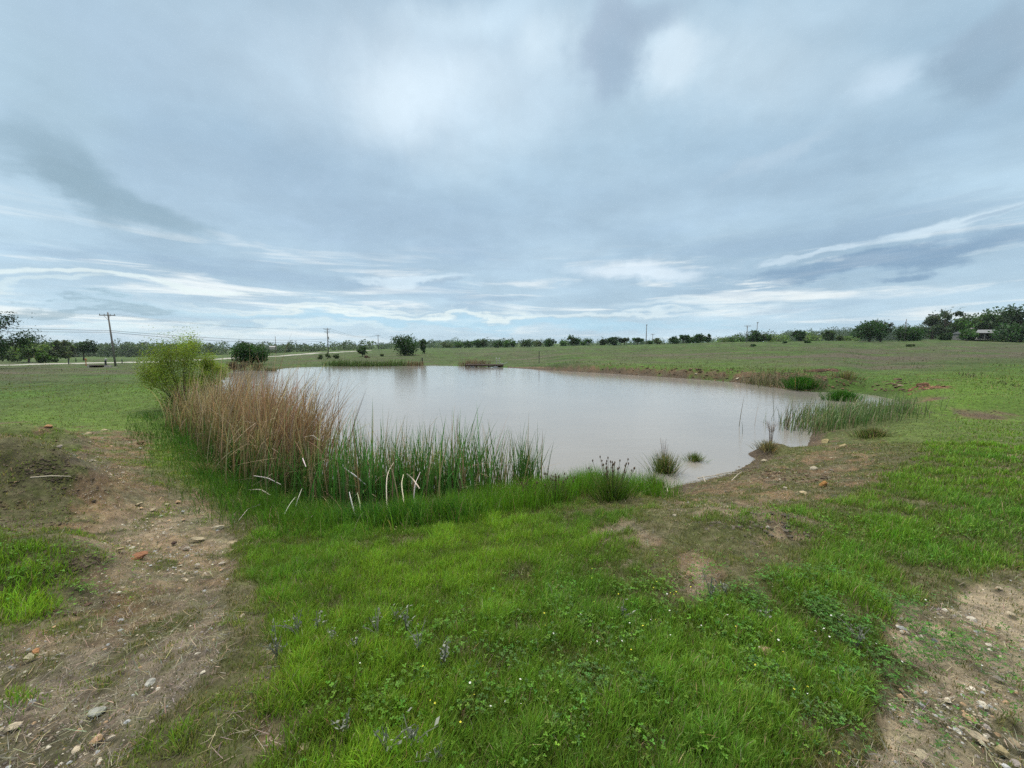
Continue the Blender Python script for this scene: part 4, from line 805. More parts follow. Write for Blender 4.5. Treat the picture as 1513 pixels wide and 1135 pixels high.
def make_tree(name, label, cat, loc, H, Wd, col, kind='round', nleaf=1800, size=None, group=None, trunk=.18, seed=None):
    rt = root(name, label, cat, loc, rng.random() * .5, group); d = math.hypot(loc[0], loc[1]); size = size or max(.05, d * .0021)
    m = MB(); nc = {'round': 16, 'open': 20, 'shrub': 10, 'willow': 40, 'flat': 15}[kind]; base = trunk * H
    cs = []; rs = []
    for i in range(nc):
        f = rng.random(); th = rng.random() * 2 * PI
        if kind == 'round': zc = base + (H - base) * (.15 + .68 * f); pr = math.sin(PI * (.16 + .68 * f)) ** .7; r0 = .50 * Wd * pr * (.35 + .45 * rng.random()); rad = (.17 + .12 * rng.random()) * Wd
        elif kind == 'open': zc = base + (H - base) * (.12 + .80 * f); pr = (.55 + .5 * math.sin(PI * f)); r0 = .5 * Wd * pr * (.2 + .75 * rng.random()); rad = (.09 + .09 * rng.random()) * Wd
        elif kind == 'flat': zc = H * (.55 + .36 * f); r0 = .5 * Wd * (.15 + .8 * rng.random()); rad = (.11 + .1 * rng.random()) * Wd
        elif kind == 'willow': zc = H * (.05 + .83 * f ** .9); pr = math.sin(PI * (.24 + .60 * f)); r0 = .5 * Wd * pr * (.2 + .7 * rng.random()); rad = (.09 + .09 * rng.random()) * Wd
        else: zc = H * (.25 + .5 * f); r0 = .5 * Wd * rng.random() * (1.1 - .5 * f); rad = (.16 + .12 * rng.random()) * Wd
        cs.append((r0 * math.cos(th), r0 * math.sin(th), min(zc, H - rad * .6))); rs.append(rad)
    cs = np.array(cs); rs = np.array(rs); tr = .03 * H + .02
    if kind in ('willow', 'shrub'):
        for i in range(0, nc): c = cs[i]; m.tube([(c[0] * .08, c[1] * .08, -.2), (c[0] * .45, c[1] * .45, c[2] * .5), tuple(c)], [tr * (.16 if kind == 'willow' else .4), tr * (.11 if kind == 'willow' else .3), tr * .06], 5)
    else:
        top = (rng.normal(0, .04) * Wd, rng.normal(0, .04) * Wd, H * .72); m.tube([(0, 0, -.3), (top[0] * .3, top[1] * .3, H * .2), (top[0] * .7, top[1] * .7, H * .45), top], [tr * 1.25, tr, tr * .7, tr * .25], 7)
        for i in range(nc):
            c = cs[i]; zb = min(base * .6 + .45 * c[2], H * .6); m.tube([(top[0] * .5, top[1] * .5, zb), (c[0] * .55, c[1] * .55, (zb + c[2]) / 2 + .03 * H), tuple(c)], [tr * .45, tr * .28, tr * .08], 5)
    m.build('trunk' if kind not in ('willow', 'shrub') else 'stems', M_bark, rt)
    V, C = leaf_cloud(cs, rs, nleaf, size, col, .8 if kind != 'willow' else 1.1, .35 if kind in ('open', 'willow', 'flat') else .5, jt=.3)
    if kind in ('willow', 'open'):
        n2_ = nleaf // 6; k = rng.integers(0, nc, n2_); P = cs[k] + np.stack([rng.normal(0, .5, n2_) * rs[k], rng.normal(0, .5, n2_) * rs[k], np.abs(rng.normal(0, 1.1, n2_)) * rs[k]], 1)
        P[:, 2] = np.minimum(P[:, 2], H * 1.05); a = rng.normal(size=(n2_, 3)) * size * .6; b = rng.normal(size=(n2_, 3)) * size * .3
        V = np.concatenate([V, np.stack([P - a, P + b, P + a, P - b], 1).reshape(-1, 3)]); C = np.concatenate([C, np.repeat(jit(col, n2_, .2), 4, 0)])
    V[:, 2] = np.maximum(V[:, 2], .02)
    mk('crown', V, [np.arange(len(V)).reshape(-1, 4)], M_leaf, rt, C); return rt
def tree_px(x, ytop, ybase, w, Y, label, col, kind='round', nleaf=900, name='tree', cat='tree', group=None, trunk=.15, size=None):
    X = (x - CX) / F * Y * cp * 1.0; z = float(zfun(X, Y)); d = Y * cp - (z - CAMZ) * sp; _, yb = to_px(X, Y, z); H = max((float(yb) - ytop), 3) / F * Y
    return make_tree(name, label, cat, (X, Y, z), H, w / F * Y, col, kind, nleaf, size, group, trunk)
DG = (.034, .082, .022); MG = (.060, .130, .030); LG = (.130, .195, .06); OG = (.090, .125, .055); YG = (.20, .265, .035)
# the willow and the near left things
wx_, wy_, wz_ = ground_at(272, 606)
make_tree('willow_bush', 'yellow green feathery willow bush at the left end of the brown reeds', 'bush', (wx_, wy_, wz_), 117 / F * wy_, 106 / F * wy_, YG, 'willow', 24000, .030)
make_tree('willow_bush', 'smaller yellow green willow shoot leaning right against the big willow bush', 'bush', (wx_ + 1.05, wy_ + .6, wz_), 80 / F * wy_, 52 / F * wy_, (.20, .26, .035), 'willow', 9000, .030)
tree_px(-16, 464, 532, 104, 62, 'dark open branched tree cut by the left edge of the picture', (.018, .045, .016), 'open', 10000, size=.14)
tree_px(371, 506, 540, 46, 66, 'rounded dark green tree standing alone on the left far shore', (.036, .095, .018), 'round', 6500, size=.15, trunk=.08)
tree_px(122, 505, 529, 34, 150, 'dark spreading tree left of the leaning utility pole', (0.030, 0.058, 0.023), 'flat', 1500)
tree_px(40, 503, 535, 42, 125, 'pale green airy tree nearest the dark edge tree', LG, 'open', 1500)
tree_px(16, 512, 535, 40, 135, 'low pale tree partly behind the dark edge tree', LG, 'open', 1200)
tree_px(66, 520, 536, 20, 112, 'small bright green bush beneath the pale trees at left', (.05, .10, .015), 'shrub', 900, 'bush', 'bush')
tree_px(56, 524, 536, 9, 112, 'small rusty orange bush beside the bright green bush', (.16, .08, .03), 'shrub', 350, 'bush', 'bush')
tree_px(84, 505, 534, 40, 140, 'dull olive tree between the bright bush and the dark spreading tree', OG, 'open', 1800)
tree_px(100, 510, 530, 24, 160, 'grey green tree just left of the dark spreading tree', (.05, .07, .035), 'round', 900)
x_, y_ = px_at_z(352, 545, .1)
for (a, w, h, c, lab) in [(343, 20, 21, (.10, .075, .05), 'brown leafless brush at the left corner of the far shore'), (358, 24, 23, (.12, .095, .06), 'tawny brush in front of the rounded dark tree'), (378, 30, 16, (.10, .09, .045), 'olive brown brush right of the rounded dark tree trunk'), (398, 20, 9, (.08, .085, .035), 'low brush where the far shore begins')]:
    tree_px(a, 553 - h, 553, w, 52, lab, c, 'shrub', 1100, 'brush', 'bush', size=.07)
FT = [(597, 496.5, 40, 112, DG, 'round', 3200, 'large round dark tree standing alone beyond the pond'), (535, 512, 13, 112, (.035, .07, .02), 'round', 700, 'small green tree left of the large round tree'),
 (627, 502, 15, 125, (0.049, 0.091, 0.036), 'open', 800, 'small slim tree just right of the large round tree'), (483, 519, 7, 100, OG, 'shrub', 250, 'tiny bush at the foot of the double crossarm pole'), (474, 523, 9, 95, OG, 'shrub', 250, 'tiny bush left of the double crossarm pole'),
 (497, 523, 10, 100, OG, 'shrub', 250, 'tiny bush right of the double crossarm pole'), (541, 525, 6, 100, (.12, .06, .04), 'shrub', 150, 'tiny reddish bush below the small green tree'), (564, 522, 6, 110, OG, 'shrub', 150, 'tiny bush left of the large round tree'),
 (660, 506, 18, 250, OG, 'round', 350, 'hazy low tree left of the dock on the skyline'), (676, 505, 16, 245, MG, 'round', 350, 'low tree above the left end of the dock'), (692, 504.5, 18, 240, DG, 'round', 400, 'dark tree above the brown reeds of the dock'),
 (705, 502.5, 14, 225, DG, 'round', 500, 'dark tree above the middle of the dock'), (714, 502, 12, 225, (0.049, 0.083, 0.033), 'open', 450, 'thin tree above the right end of the dock'), (736, 504, 14, 222, DG, 'round', 450, 'dark bushy tree right of the dock'),
 (748, 503, 11, 220, MG, 'round', 380, 'green tree in the pair right of the dock'), (758, 504, 9, 220, DG, 'round', 300, 'small round tree closing the pair right of the dock'), (779, 502, 20, 215, (0.046, 0.083, 0.033), 'round', 600, 'wide low tree above the thin stake'),
 (795, 504, 14, 230, OG, 'round', 300, 'faint tree behind the thin stake'), (812, 499.5, 17, 212, DG, 'round', 800, 'dark square headed tree on the skyline right of the stake'), (831, 504, 14, 225, MG, 'round', 300, 'low tree between the square headed tree and the tall one'),
 (847, 496, 20, 208, DG, 'open', 1200, 'tall dark tree on the central skyline with gaps in its crown'), (870, 502, 11, 205, DG, 'flat', 420, 'small spreading tree right of the tall central tree'), (861, 505, 8, 215, MG, 'round', 200, 'small bush hugging the tall central tree'),
 (893, 501, 14, 203, (0.041, 0.069, 0.030), 'round', 500, 'left tree of the skyline trio before the bare pole'), (906, 498, 17, 203, DG, 'round', 750, 'middle and tallest tree of the skyline trio before the bare pole'), (922, 500, 16, 203, (0.041, 0.066, 0.033), 'flat', 550, 'right tree of the skyline trio before the bare pole'),
 (942, 500, 15, 200, DG, 'flat', 600, 'flat crowned tree just left of the bare pole'), (971, 500.5, 14, 200, OG, 'open', 500, 'grey green airy tree right of the small crossarm pole'), (960, 504, 10, 200, MG, 'round', 220, 'low bush between the bare pole and its small neighbour'),
 (997, 498, 18, 196, DG, 'round', 700, 'leftmost tree of the thicket right of centre'), (1009, 495.5, 15, 196, DG, 'flat', 600, 'second tree of the thicket, with a lacy top'), (1019, 498, 12, 195, MG, 'round', 400, 'green shrubby tree in the middle of the thicket'),
 (1031, 494.5, 18, 194, DG, 'round', 800, 'rounded tallest tree of the thicket'), (1046, 494, 12, 194, DG, 'open', 550, 'rightmost upright tree of the thicket'), (1070, 499, 26, 230, LG, 'round', 500, 'pale low tree right of the thicket'), (1088, 498, 22, 225, MG, 'round', 450, 'pale green tree just left of the wide crossarm pole'),
 (1112, 489, 19, 190, DG, 'round', 900, 'dark tree in front of the thin crossarm pole'), (1124, 491, 16, 190, (0.049, 0.074, 0.036), 'round', 600, 'brownish tree against the right side of the dark tree at the thin pole'), (1133, 495, 11, 190, MG, 'round', 300, 'small green tree right of the brownish tree'),
 (1150, 495, 34, 240, LG, 'round', 700, 'pale green grove before the lone dark tree'), (1179, 489, 17, 186, DG, 'round', 800, 'lone dark tree between the pale groves'), (1200, 494, 30, 240, LG, 'round', 500, 'pale green grove right of the lone dark tree'),
 (1224, 490, 18, 184, (0.066, 0.116, 0.041), 'open', 700, 'slender grey green tree before the big twin topped tree'), (1240, 496, 9, 184, OG, 'round', 250, 'small olive tree right of the slender tree'), (1256, 497, 22, 230, LG, 'round', 350, 'pale grove left of the big twin topped tree'),
 (1284, 475, 40, 165, DG, 'round', 2400, 'big dark tree left of the lone right hand pole'), (1300, 475, 26, 166, (0.049, 0.074, 0.041), 'open', 900, 'thin branched crown leaning out right of the big dark tree'),
 (1343, 486, 32, 160, (0.046, 0.107, 0.030), 'round', 1500, 'dense green bush at the foot of the right hand pole'), (1396, 493, 17, 152, (0.049, 0.099, 0.030), 'shrub', 700, 'small green bush in front of the house trees'),
 (1428, 486, 20, 150, MG, 'round', 800, 'green bush hiding the left end of the house'), (1376, 467, 34, 185, (0.074, 0.099, 0.058), 'open', 1300, 'airy grey green tree at the left end of the house trees'), (1394, 458, 36, 180, (0.058, 0.091, 0.049), 'open', 1500, 'tall open tree rising at the left of the house'), (1412, 470, 30, 178, MG, 'round', 1100, 'green tree just left of the house roof'),
 (1433, 466, 34, 182, (0.058, 0.099, 0.036), 'round', 1300, 'green tree rising behind the house porch'), (1456, 463, 34, 182, MG, 'round', 1300, 'green tree rising behind the house roof'), (1480, 455, 44, 176, (0.049, 0.091, 0.036), 'round', 1700, 'tall green tree right of the house'),
 (1508, 450, 46, 170, (0.036, 0.074, 0.030), 'round', 2000, 'tallest dark tree at the right edge of the picture'), (1498, 478, 42, 150, DG, 'round', 1900, 'dark bush in front of the tall trees at the right edge'), (1540, 455, 50, 170, MG, 'round', 900, 'tree just beyond the right edge of the picture'),
 (1160, 506, 6, 150, DG, 'shrub', 120, 'tiny dark shrub in the far right field below the lone dark tree'), (1192, 504, 6, 150, DG, 'shrub', 120, 'tiny dark shrub in the field right of the lone dark tree'), (1113, 512, 7, 120, DG, 'shrub', 150, 'tiny dark shrub in the field below the thin crossarm pole'), (1345, 517, 9, 95, OG, 'shrub', 150, 'tiny shrub in the field below the dense green bush')]
for (x, yt, w, Y, c, k, n, lab) in FT:
    sm = k == 'shrub'
    if sm: _, yb = to_px((x - CX) / F * Y, Y, float(zfun((x - CX) / F * Y, Y))); yt = min(yt, float(yb) - 3)
    tree_px(x, yt, 0, w, Y, lab, c, k, n, 'shrub' if sm else 'tree', 'bush' if sm else 'tree', 'trees beyond the pond' if not sm else 'small shrubs in the far field', .06)

def build_woods():
    cs = []; rs = []; cols = []  # haze put into the leaf colour: farther belts paler and bluer
    def belt(x0, x1, n, Ya, Yb, ytop, hw, c):
        for _ in range(n):
            px = x0 + (x1 - x0) * rng.random(); Y = Ya + (Yb - Ya) * rng.random(); X = (px - CX) / F * Y; z = float(zfun(X, Y)); yt = np.interp(px, *ytop) + rng.normal(0, .9); top = CAMZ + (515 - yt) / F * Y
            H = max(top - z, 3.0); H = min(H, 16 + 4 * rng.random()) * (.8 + .25 * rng.random()); r = hw * (.6 + .7 * rng.random())
            zc = z
            while zc < z + H - r * .5:
                cs.append((X + rng.normal(0, r * .3), Y + rng.normal(0, r * .3), zc + r * .6)); rs.append(r); cols.append(np.array(c) * (.7 + .6 * rng.random())); zc += r * .9
    belt(-300, 570, 380, 330, 430, ([-300, 0, 150, 250, 350, 450, 520, 570], [509, 510, 511, 510.5, 511.5, 512, 513, 514]), 4.5, (.085, .125, .065))
    belt(560, 760, 150, 440, 600, ([560, 600, 640, 700, 760], [514, 510, 507.5, 506, 506.5]), 5, (.085, .13, .08))
    belt(740, 1100, 190, 420, 600, ([740, 850, 950, 1000, 1100], [506, 507, 508.5, 504.5, 501]), 5.5, (.085, .13, .08))
    belt(1080, 1420, 260, 420, 600, ([1080, 1180, 1250, 1320, 1420], [500.5, 493, 490.5, 488, 483]), 6, (.08, .125, .075))
    belt(1380, 1850, 120, 230, 320, ([1380, 1513, 1850], [478, 470, 470]), 5, (.07, .115, .05))
    cs = np.array(cs); rs = np.array(rs); cols = np.array(cols); n = 110; N_ = len(cs)
    v = rng.normal(size=(N_, n, 3)); v /= np.linalg.norm(v, axis=2, keepdims=True); v[:, :, 1] = -np.abs(v[:, :, 1]) * np.where(rng.random((N_, n)) < .75, 1, -1)
    P = (cs[:, None] + v * rs[:, None, None] * (.7 + .45 * rng.random((N_, n, 1)))).reshape(-1, 3); m = len(P)
    a = rng.normal(size=(m, 3)); a /= np.linalg.norm(a, axis=1, keepdims=True); b = np.cross(a, rng.normal(size=(m, 3))); b /= np.linalg.norm(b, axis=1, keepdims=True) + 1e-9; s_ = (.40 + .5 * rng.random((m, 1)))
    V = np.stack([P - a * s_, P + b * s_ * .7, P + a * s_, P - b * s_ * .7], 1).reshape(-1, 3); C = np.repeat(cols, n, 0) * np.clip(1 + .25 * rng.standard_normal((m, 1)), .4, 1.8)
    tag(mk('distant_woods', V, [np.arange(len(V)).reshape(-1, 4)], M_leaf, None, np.repeat(C, 4, 0)), 'distant belt of mixed green woodland along the horizon', 'woodland', kind='stuff')
build_woods()

# ------------------------------------------------------------------ road
def build_road():
    pts = [(-260, 547), (-100, 544), (0, 541.5), (60, 537.5), (100, 536.3), (170, 535.8), (230, 535.0), (300, 531.2), (345, 530.5), (400, 528), (440, 525), (480, 521.5), (520, 519.2), (545, 518.2)]
    P = []
    for a, b in pts:
        # the lane follows the field: fix its distance and take the height from the ground
        Yc = np.interp(a, [-260, 0, 100, 230, 345, 440, 545], [72, 84, 98, 112, 135, 175, 235]); P.append(((a - CX) / F * Yc, Yc, b))
    P = np.array(P); t = np.linspace(0, len(P) - 1, 160); C = np.stack([np.interp(t, np.arange(len(P)), P[:, i]) for i in (0, 1)], 1); T = np.gradient(C, axis=0); T /= np.linalg.norm(T, axis=1, keepdims=True); Nn = np.stack([-T[:, 1], T[:, 0]], 1)
    V = []; 
    for k in (-1.9, -1, 0, 1, 1.9): q = C + Nn * k; V.append(np.c_[q, zfun(q[:, 0], q[:, 1]) + .20 - .03 * abs(k)])
    for k in (-3.2, 3.2): q = C + Nn * k; V.append(np.c_[q, zfun(q[:, 0], q[:, 1]) - .1])
    V = [V[5]] + V[:5] + [V[6]]; n = len(C); i = np.arange(n - 1); Q = np.concatenate([np.stack([i + n * j, i + 1 + n * j, i + 1 + n * (j + 1), i + n * (j + 1)], 1) for j in range(6)])
    o = mk('road', np.concatenate(V), [Q], mat_simple('road_gravel', (.33, .315, .27), .9, .12, 1.5), smooth=True); tag(o, 'pale gravel road crossing the left field', 'road', kind='structure')
build_road()

# ------------------------------------------------------------------ poles and wires
def gz(X, Y): return float(zfun(X, Y))
def pole(px, ytop, Y, label, arms=(), r=.15, leanx=0.0, group='utility poles', hmin=None):
    X = (px - CX) / F * Y; z = gz(X, Y); top = CAMZ + (515 - ytop) / F * Y; H = max(top - z, 3); rt = root('utility_pole', label, 'utility pole', (X, Y, z), 0, group); m = MB(); m.tube([(0, 0, -.5), (leanx * H * .5, 0, H * .5), (leanx * H, 0, H)], [r * 1.1, r * .9, r * .65], 10, None); m.build('pole', M_wood, rt, True)
    for (dz, L, rz) in arms:
        a = MB(); a.box((leanx * (H - dz), -r, H - dz), (L, .12, .14), rz); ar = a.build('crossarm', M_wood, rt)
        for sgn in (-1, 1):
            b = MB(); b.tube([(leanx * H + sgn * L * .25, -r - .02, H - dz - .06), (leanx * H, -r * .5, H - dz - .8)], .03, 4); b.build('brace', M_wire, rt)
        for u in (-.46, -.18, .2, .46):
            c = MB(); q = (leanx * H + u * L * math.cos(rz), -r + u * L * math.sin(rz)); c.tube([(q[0], q[1], H - dz + .05), (q[0], q[1], H - dz + .16), (q[0], q[1], H - dz + .28)], [.035, .07, .04], 6); c.build('insulator', M_ins, rt)
    return rt, H, X
P1, H1, X1 = pole(171, 462.5, 72, 'weathered utility pole leaning left at the left field, nearest of all poles', [(.55, 2.4, .25)], .15, -.055)
tb = MB(); tb.tube([(-.32, -.18, H1 - 1.7), (-.32, -.18, H1 - 1.4), (-.32, -.18, H1 - 1.0)], [.1, .12, .1], 8)
P2, H2, X2 = pole(486, 485, 152, 'utility pole with two crossarms beyond the road behind the pond', [(.5, 2.6, .2), (1.6, 2.2, .2)], .2)
tr_ = MB(); tr_.tube([(.35, -.2, H2 - 4.4), (.35, -.2, H2 - 3.4)], .25, 10); tr_.build('transformer', M_ins, P2)
pole(409, 497, 235, 'short bare utility pole among the far trees right of the round shore tree', [], .2)
P3, H3, X3 = pole(560, 495, 250, 'distant crossarm pole left of the large round tree, the nearer of the pair', [(.4, 3.2, .2)], .2)
P4, H4, X4 = pole(580, 497, 320, 'distant crossarm pole left of the large round tree, the farther of the pair', [(.4, 3.4, .2)], .22)
pole(621, 502, 360, 'faint utility pole behind the small slim tree', [(.4, 3.0, .2)], .2)
pole(953.5, 480, 205, 'tall bare pole without crossarm on the central skyline', [(.3, .9, 0)], .22)
pole(963, 493.5, 215, 'small crossarm pole right of the tall bare pole', [(.3, 2.2, 0)], .16)
pole(1101, 481.5, 178, 'pole with one wide crossarm forming a T', [(.25, 3.0, 0)], .2)
pole(1115.5, 476.5, 200, 'thin pole with a narrow crossarm rising behind the dark tree', [(.3, 1.4, .3)], .16)
P5, H5, X5 = pole(1333, 472, 160, 'thin lone pole with a small transformer near the house', [], .15)
b = MB(); b.tube([(-.3, -.15, H5 - 2.0), (-.3, -.15, H5 - 1.2)], .22, 8); b.build('transformer', M_ins, P5)
def wire(p, q, sag, label, r=.018, grp='overhead wires'):
    p = np.array(p, float); q = np.array(q, float); t = np.linspace(0, 1, 26)[:, None]; P = p * (1 - t) + q * t; P[:, 2] -= (4 * sag * t * (1 - t))[:, 0]; m = MB(); m.tube(P - p, r, 5); o = m.build('power_line', M_wire); o.location = p; tag(o, label, 'wire', grp)
z1, z2, z3, z4 = gz(X1, 72), gz(X2, 152), gz(X3, 250), gz(X4, 320)
tl = X1 - .055 * H1; bx_ = X1 - 8.0
for k, (u, dz) in enumerate(((-1.05, .3), (1.05, .3))):
    pass
def lerpP(a, b, k): return a + (b - a) * k
wire((X1 - .03 * H1, 72, z1 + H1 * .665), (X2, 151.7, z2 + H2 - 4.3), 1.0, 'upper low slung cable between the leaning pole and the double crossarm pole', .035)
wire((X1 - .03 * H1, 72, z1 + H1 * .635), (X2, 151.7, z2 + H2 - 4.9), 1.3, 'lower low slung cable between the leaning pole and the double crossarm pole', .035)
wire((X1 - .03 * H1, 72, z1 + H1 * .665), (X1 - 6, 2, z1 + 8.2), .9, 'upper cable running left from the leaning pole out of the picture', .028)
wire((X1 - .03 * H1, 72, z1 + H1 * .635), (X1 - 6, 2, z1 + 7.0), .9, 'lower cable running left from the leaning pole out of the picture', .028)
wire((tl - 1.1, 72, z1 + H1 - .3), (X2 - 1.2, 151.7, z2 + H2 - .2), 1.2, 'left high wire between the leaning pole and the double crossarm pole', .012)
wire((tl + 1.1, 72, z1 + H1 - .3), (X2 + 1.2, 151.7, z2 + H2 - .2), 1.2, 'right high wire between the leaning pole and the double crossarm pole', .012)
wire((X2 - 1.2, 151.7, z2 + H2 - .2), (X3 - 1.4, 249.7, z3 + H3 - .2), 2.2, 'left high wire from the double crossarm pole to the distant pair', .03)
wire((X2 + 1.2, 151.7, z2 + H2 - .2), (X3 + 1.4, 249.7, z3 + H3 - .2), 2.2, 'right high wire from the double crossarm pole to the distant pair', .03)
wire((X2, 151.8, z2 + H2 - 4.3), (X3, 249.8, z3 + H3 - 4.6), 2.0, 'upper low cable from the double crossarm pole to the distant pair', .045)
wire((X2, 151.8, z2 + H2 - 4.9), (X3, 249.8, z3 + H3 - 5.4), 2.4, 'lower low cable from the double crossarm pole to the distant pair', .045)
wire((X3, 249.8, z3 + H3 - .3), (X4, 319.8, z4 + H4 - .3), 1.5, 'high wire joining the two distant crossarm poles', .035)
wire((X3, 249.8, z3 + H3 - 4.8), (X4, 319.8, z4 + H4 - 4.8), 1.5, 'low cable joining the two distant crossarm poles', .045)

# ------------------------------------------------------------------ things in the left field
M_conc = mat_simple('concrete', (.36, .32, .29), .9, .2, 3, .2, .2); M_rust = mat_simple('brown_board', (.065, .045, .035), .9, .3, 4, .2, .2); M_white = mat_simple('white_paint', (.72, .72, .70), .5, .08, 6)
M_orange = mat_simple('orange_plastic', (.42, .13, .04), .5, .1, 6); M_dark = mat_simple('dark_metal', (.03, .03, .032), .5, .2, 6)
def at(px, Y): X = (px - CX) / F * Y; return X, Y, gz(X, Y)
X, Y, Z = at(147, 68); rt = root('culvert_headwall', 'low brown culvert box with pale end walls beside the leaning pole', 'culvert', (X, Y, Z - .25), .12)
for (c, d) in (((-1.25, 0, .35), (.25, 1.3, .8)), ((1.35, 0, .3), (.25, 1.3, .7))): b = MB(); b.box(c, d); b.build('end_wall', M_conc, rt)
b = MB(); b.box((0, .35, .30), (2.2, .2, .62)); b.build('back_board', M_rust, rt)
b = MB(); b.box((0, -.1, .66), (2.3, 1.0, .1)); b.build('lid', M_rust, rt)
b = MB(); b.box((2.1, .2, .1), (1.0, .5, .45), .3); b.build('broken_slab', M_conc, rt)
X, Y, Z = at(127.5, 76); rt = root('marker_post', 'thin orange marker post standing left of the culvert box', 'marker post', (X, Y, Z)); b = MB(); b.tube([(0, 0, -.3), (0, 0, .7), (.02, 0, 1.35)], .07, 8); b.build('post', M_orange, rt); b = MB(); b.tube([(.02, 0, 1.35), (.02, 0, 1.5), (.02, 0, 1.62)], [.12, .15, .05], 8); b.build('cap', M_orange, rt)
X, Y, Z = at(156.5, 76); rt = root('standpipe', 'dark standpipe with a pale cap beside the culvert box', 'standpipe', (X, Y, Z)); b = MB(); b.tube([(0, 0, -.3), (0, 0, .5), (0, 0, .95)], .15, 8); b.build('pipe', M_dark, rt); b = MB(); b.tube([(0, 0, .95), (.05, 0, 1.1), (.18, 0, 1.28), (.22, 0, 1.32)], [.16, .20, .17, .05], 8); b.build('cap', M_ins, rt)
for (px, Y, h, ln, lab) in [(343.5, 90, 1.5, 0, 'dark fence post left of the rounded shore tree'), (350, 88, 1.6, -.35, 'dark leaning fence post touching the rounded shore tree'), (102, 90, 1.3, 0, 'short dark post left of the orange marker'), (624, 72, 1.1, 0, 'dark square post on the far shore left of the dock'), (796.5, 66, 2.1, 0, 'thin dark stake on the far bank right of the dock'), (113, 120, 1.3, 0, 'faint fence post behind the orange marker'), (181, 100, 1.2, 0, 'short fence post right of the leaning utility pole')]:
    X, Y, Z = at(px, Y); b = MB(); r_ = .11 if px == 624 else (.055 if px == 796.5 else .09); b.tube([(0, 0, -.3), (ln * h * .5, 0, h * .5), (ln * h, 0, h * .96), (ln * h, 0, h)], [r_, r_, r_ * .95, r_ * .5], 8); o = b.build('post', M_dark); o.location = (X, Y, Z); tag(o, lab, 'post')

# ------------------------------------------------------------------ dock
x0, y0 = px_at_z(692, 541, 0); x1, y1 = px_at_z(744, 542, 0); x0, y0, x1, y1 = map(float, (x0, y0, x1, y1)); cxk, cyk = (x0 + x1) / 2, min(y0, y1) - 1.2; Ld = x1 - x0; dr = root('dock', 'low brown wooden dock with white floats on the far shore', 'dock', (cxk, cyk, 0), math.atan2(0, 1))
deckb = MB()
for i in range(int(Ld / .2)): deckb.box((-Ld / 2 + .1 + i * .2, 0, .42 + .004 * (i % 3)), (.185, 2.2, .05))
deckb.build('deck', M_rust, dr)
b = MB(); b.box((0, -1.12, .32), (Ld, .06, .20)); b.build('fascia', M_rust, dr); b = MB(); b.box((0, 1.12, .32), (Ld, .06, .20)); b.build('fascia', M_rust, dr)
for u in (-.30, .30):
    b = MB(); 
    b.tube([(u * Ld - .35, -.85, .12), (u * Ld - .3, -.85, .12), (u * Ld + .3, -.85, .12), (u * Ld + .35, -.85, .12)], [.12, .17, .17, .12], 10); b.build('float', M_white if u > 0 else M_ins, dr, True)
for u in (-.48, -.2, .12, .48):
    b = MB(); b.tube([(u * Ld, -.95, -.8), (u * Ld, -.95, .38)], .08, 8); b.build('piling', M_rust, dr)
ld = root('ladder', 'pale metal ladder frame standing at the right end of the dock', 'ladder', (cxk + Ld * .36, cyk, .45))
for sx_ in (-.28, .28): b = MB(); b.tube([(sx_, 0, 0), (sx_, 0, .95), (sx_, .12, 1.1)], .045, 8); b.build('rail', M_ins, ld)
for k in (.3, .6, .95): b = MB(); b.tube([(-.28, 0, k), (.28, 0, k)], .03, 6); b.build('rung', M_ins, ld)
b = MB(); b.tube([(.28, 0, .2), (.9, 0, .05), (1.5, .1, .35)], .05, 6); b.build('handrail', M_ins, ld)

# ------------------------------------------------------------------ house
def gable(m, L, Wd, z0, h, over=.5):
    V = [(-L / 2 - over, -Wd / 2 - over, z0), (L / 2 + over, -Wd / 2 - over, z0), (L / 2 + over, Wd / 2 + over, z0), (-L / 2 - over, Wd / 2 + over, z0), (-L / 2 - over, 0, z0 + h), (L / 2 + over, 0, z0 + h)]
    m.add(V, [[0, 1, 5, 4], [2, 3, 4, 5], [0, 3, 2, 1]], [[1, 2, 5], [3, 0, 4]])
M_roof = mat_simple('grey_shingle', (.20, .205, .21), .9, .15, 3); M_wall = mat_simple('house_siding', (.17, .165, .155), .8, .08, 2); M_glass = mat_simple('window_glass', (.03, .035, .04), .1, .1, 2, .5)
X, Y, Z = at(1449, 160); hs = root('house', 'low grey roofed ranch house half hidden by the trees at right', 'house', (X, Y, Z + .3), -.12)
b = MB(); b.box((0, 1.5, 1.3), (15, 6, 2.6)); b.build('wall', M_wall, hs)
b = MB(); gable(b, 15, 10, 2.61, 1.5, .3); b.build('roof', M_roof, hs)
b = MB(); b.box((0, -3.2, .1), (15, 3.4, .25)); b.build('porch_floor', M_conc, hs)
for u in (-6.9, -4.2, -1.6, 1.6, 4.2, 6.9): b = MB(); b.box((u, -4.6, 1.38), (.2, .2, 2.3)); b.build('porch_post', M_conc, hs)
for u in (-5.2, -2.8, 3.6, 5.8):
    b = MB(); b.box((u, -1.53, 1.5), (1.3, .06, 1.3)); w = b.build('window', M_conc, hs); b = MB(); b.box((u, -1.575, 1.5), (1.08, .03, 1.08)); b.build('pane', M_glass, w)
b = MB(); b.box((.3, -1.53, 1.3), (1.0, .06, 2.1)); b.build('door', M_dark, hs)
b = MB(); b.box((-3.5, 1.2, 4.3), (.7, .7, 1.4)); b.build('chimney', M_conc, hs)
X, Y, Z = at(1490, 168); sh = root('shed', 'small pale shed between the house and the dark bush', 'shed', (X, Y, Z + 1.2), .1); b = MB(); b.box((0, 0, 1.1), (5, 4, 2.2)); b.build('wall', M_conc, sh); b = MB(); gable(b, 5, 4, 2.21, 1.2, .3); b.build('roof', M_roof, sh)
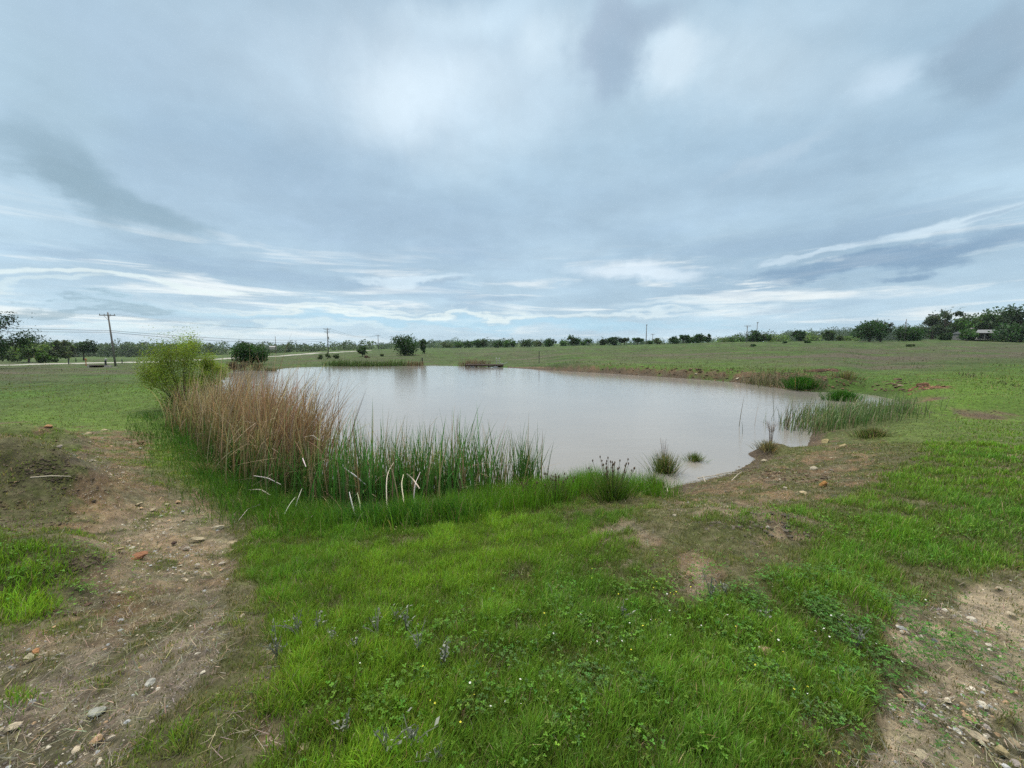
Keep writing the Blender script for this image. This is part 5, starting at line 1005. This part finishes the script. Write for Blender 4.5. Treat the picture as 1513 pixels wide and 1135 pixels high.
X, Y, Z = at(405, 325); sh = root('farmhouse', 'tiny pale farmhouse among the far trees right of the rounded shore tree', 'house', (X, Y, Z + 3.2)); b = MB(); b.box((0, 0, 1.0), (4.5, 3, 2.0)); b.build('wall', M_conc, sh); b = MB(); gable(b, 4.5, 3, 2.01, 1.0, .3); b.build('roof', M_ins, sh)

# ------------------------------------------------------------------ bird
X = (360.5 - CX) / F * 40; bz = CAMZ + (515 - 505) / F * 40; br = root('bird', 'black bird gliding with arched wings above the rounded shore tree', 'bird', (X, 40, bz), .3)
b = MB(); b.tube([(0, -.22, .02), (0, -.15, .03), (0, -.09, .0), (0, .05, 0), (0, .16, .0), (0, .30, .0)], [.006, .03, .045, .055, .03, .012], 10, None); b.build('body', M_dark, br, True)
for sg in (-1, 1):
    V = []; 
    for k, (u, zz_, ch) in enumerate(((.03, .02, .14), (.15, .07, .15), (.27, .06, .12), (.37, -.02, .07), (.43, -.09, .02))): V += [(sg * u, -.06 + .03 * k, zz_ + .008), (sg * u, -.06 + .03 * k + ch, zz_), (sg * u, -.06 + .03 * k + ch / 2, zz_ - .008)]
    Q = []
    for k in range(4):
        for a, c in ((0, 1), (1, 2), (2, 0)): Q.append([3 * k + a, 3 * k + c, 3 * k + 3 + c, 3 * k + 3 + a])
    m = MB(); m.add(V, Q); m.build('wing', M_dark, br)
m = MB(); m.add([(-.02, .28, .005), (.02, .28, .005), (.06, .42, 0), (-.06, .42, 0), (-.02, .28, -.005), (.02, .28, -.005), (.06, .42, -.006), (-.06, .42, -.006)], [[0, 1, 2, 3], [4, 7, 6, 5], [0, 4, 5, 1], [1, 5, 6, 2], [2, 6, 7, 3], [3, 7, 4, 0]]); m.build('tail', M_dark, br)

# ------------------------------------------------------------------ air
me = bpy.data.meshes.new('haze'); hx, hy0, hy1, hz0, hz1 = 1400, -60, 1400, -12, 46
me.from_pydata([(sx2 * hx, y2, z2_) for z2_ in (hz0, hz1) for sx2, y2 in ((-1, hy0), (1, hy0), (1, hy1), (-1, hy1))], [], [(0, 3, 2, 1), (4, 5, 6, 7), (0, 1, 5, 4), (1, 2, 6, 5), (2, 3, 7, 6), (3, 0, 4, 7)])
m, N, o = mat_new('haze_air'); v = N.n('ShaderNodeVolumePrincipled'); v.inputs['Color'].default_value = (.86, .93, 1, 1); v.inputs['Density'].default_value = .00009; v.inputs['Anisotropy'].default_value = .2
N.t.links.new(v.outputs[0], o.inputs['Volume']); me.materials.append(m); ho = bpy.data.objects.new('haze', me); COL.objects.link(ho); tag(ho, 'faint blue haze over the far fields', 'haze', kind='stuff')
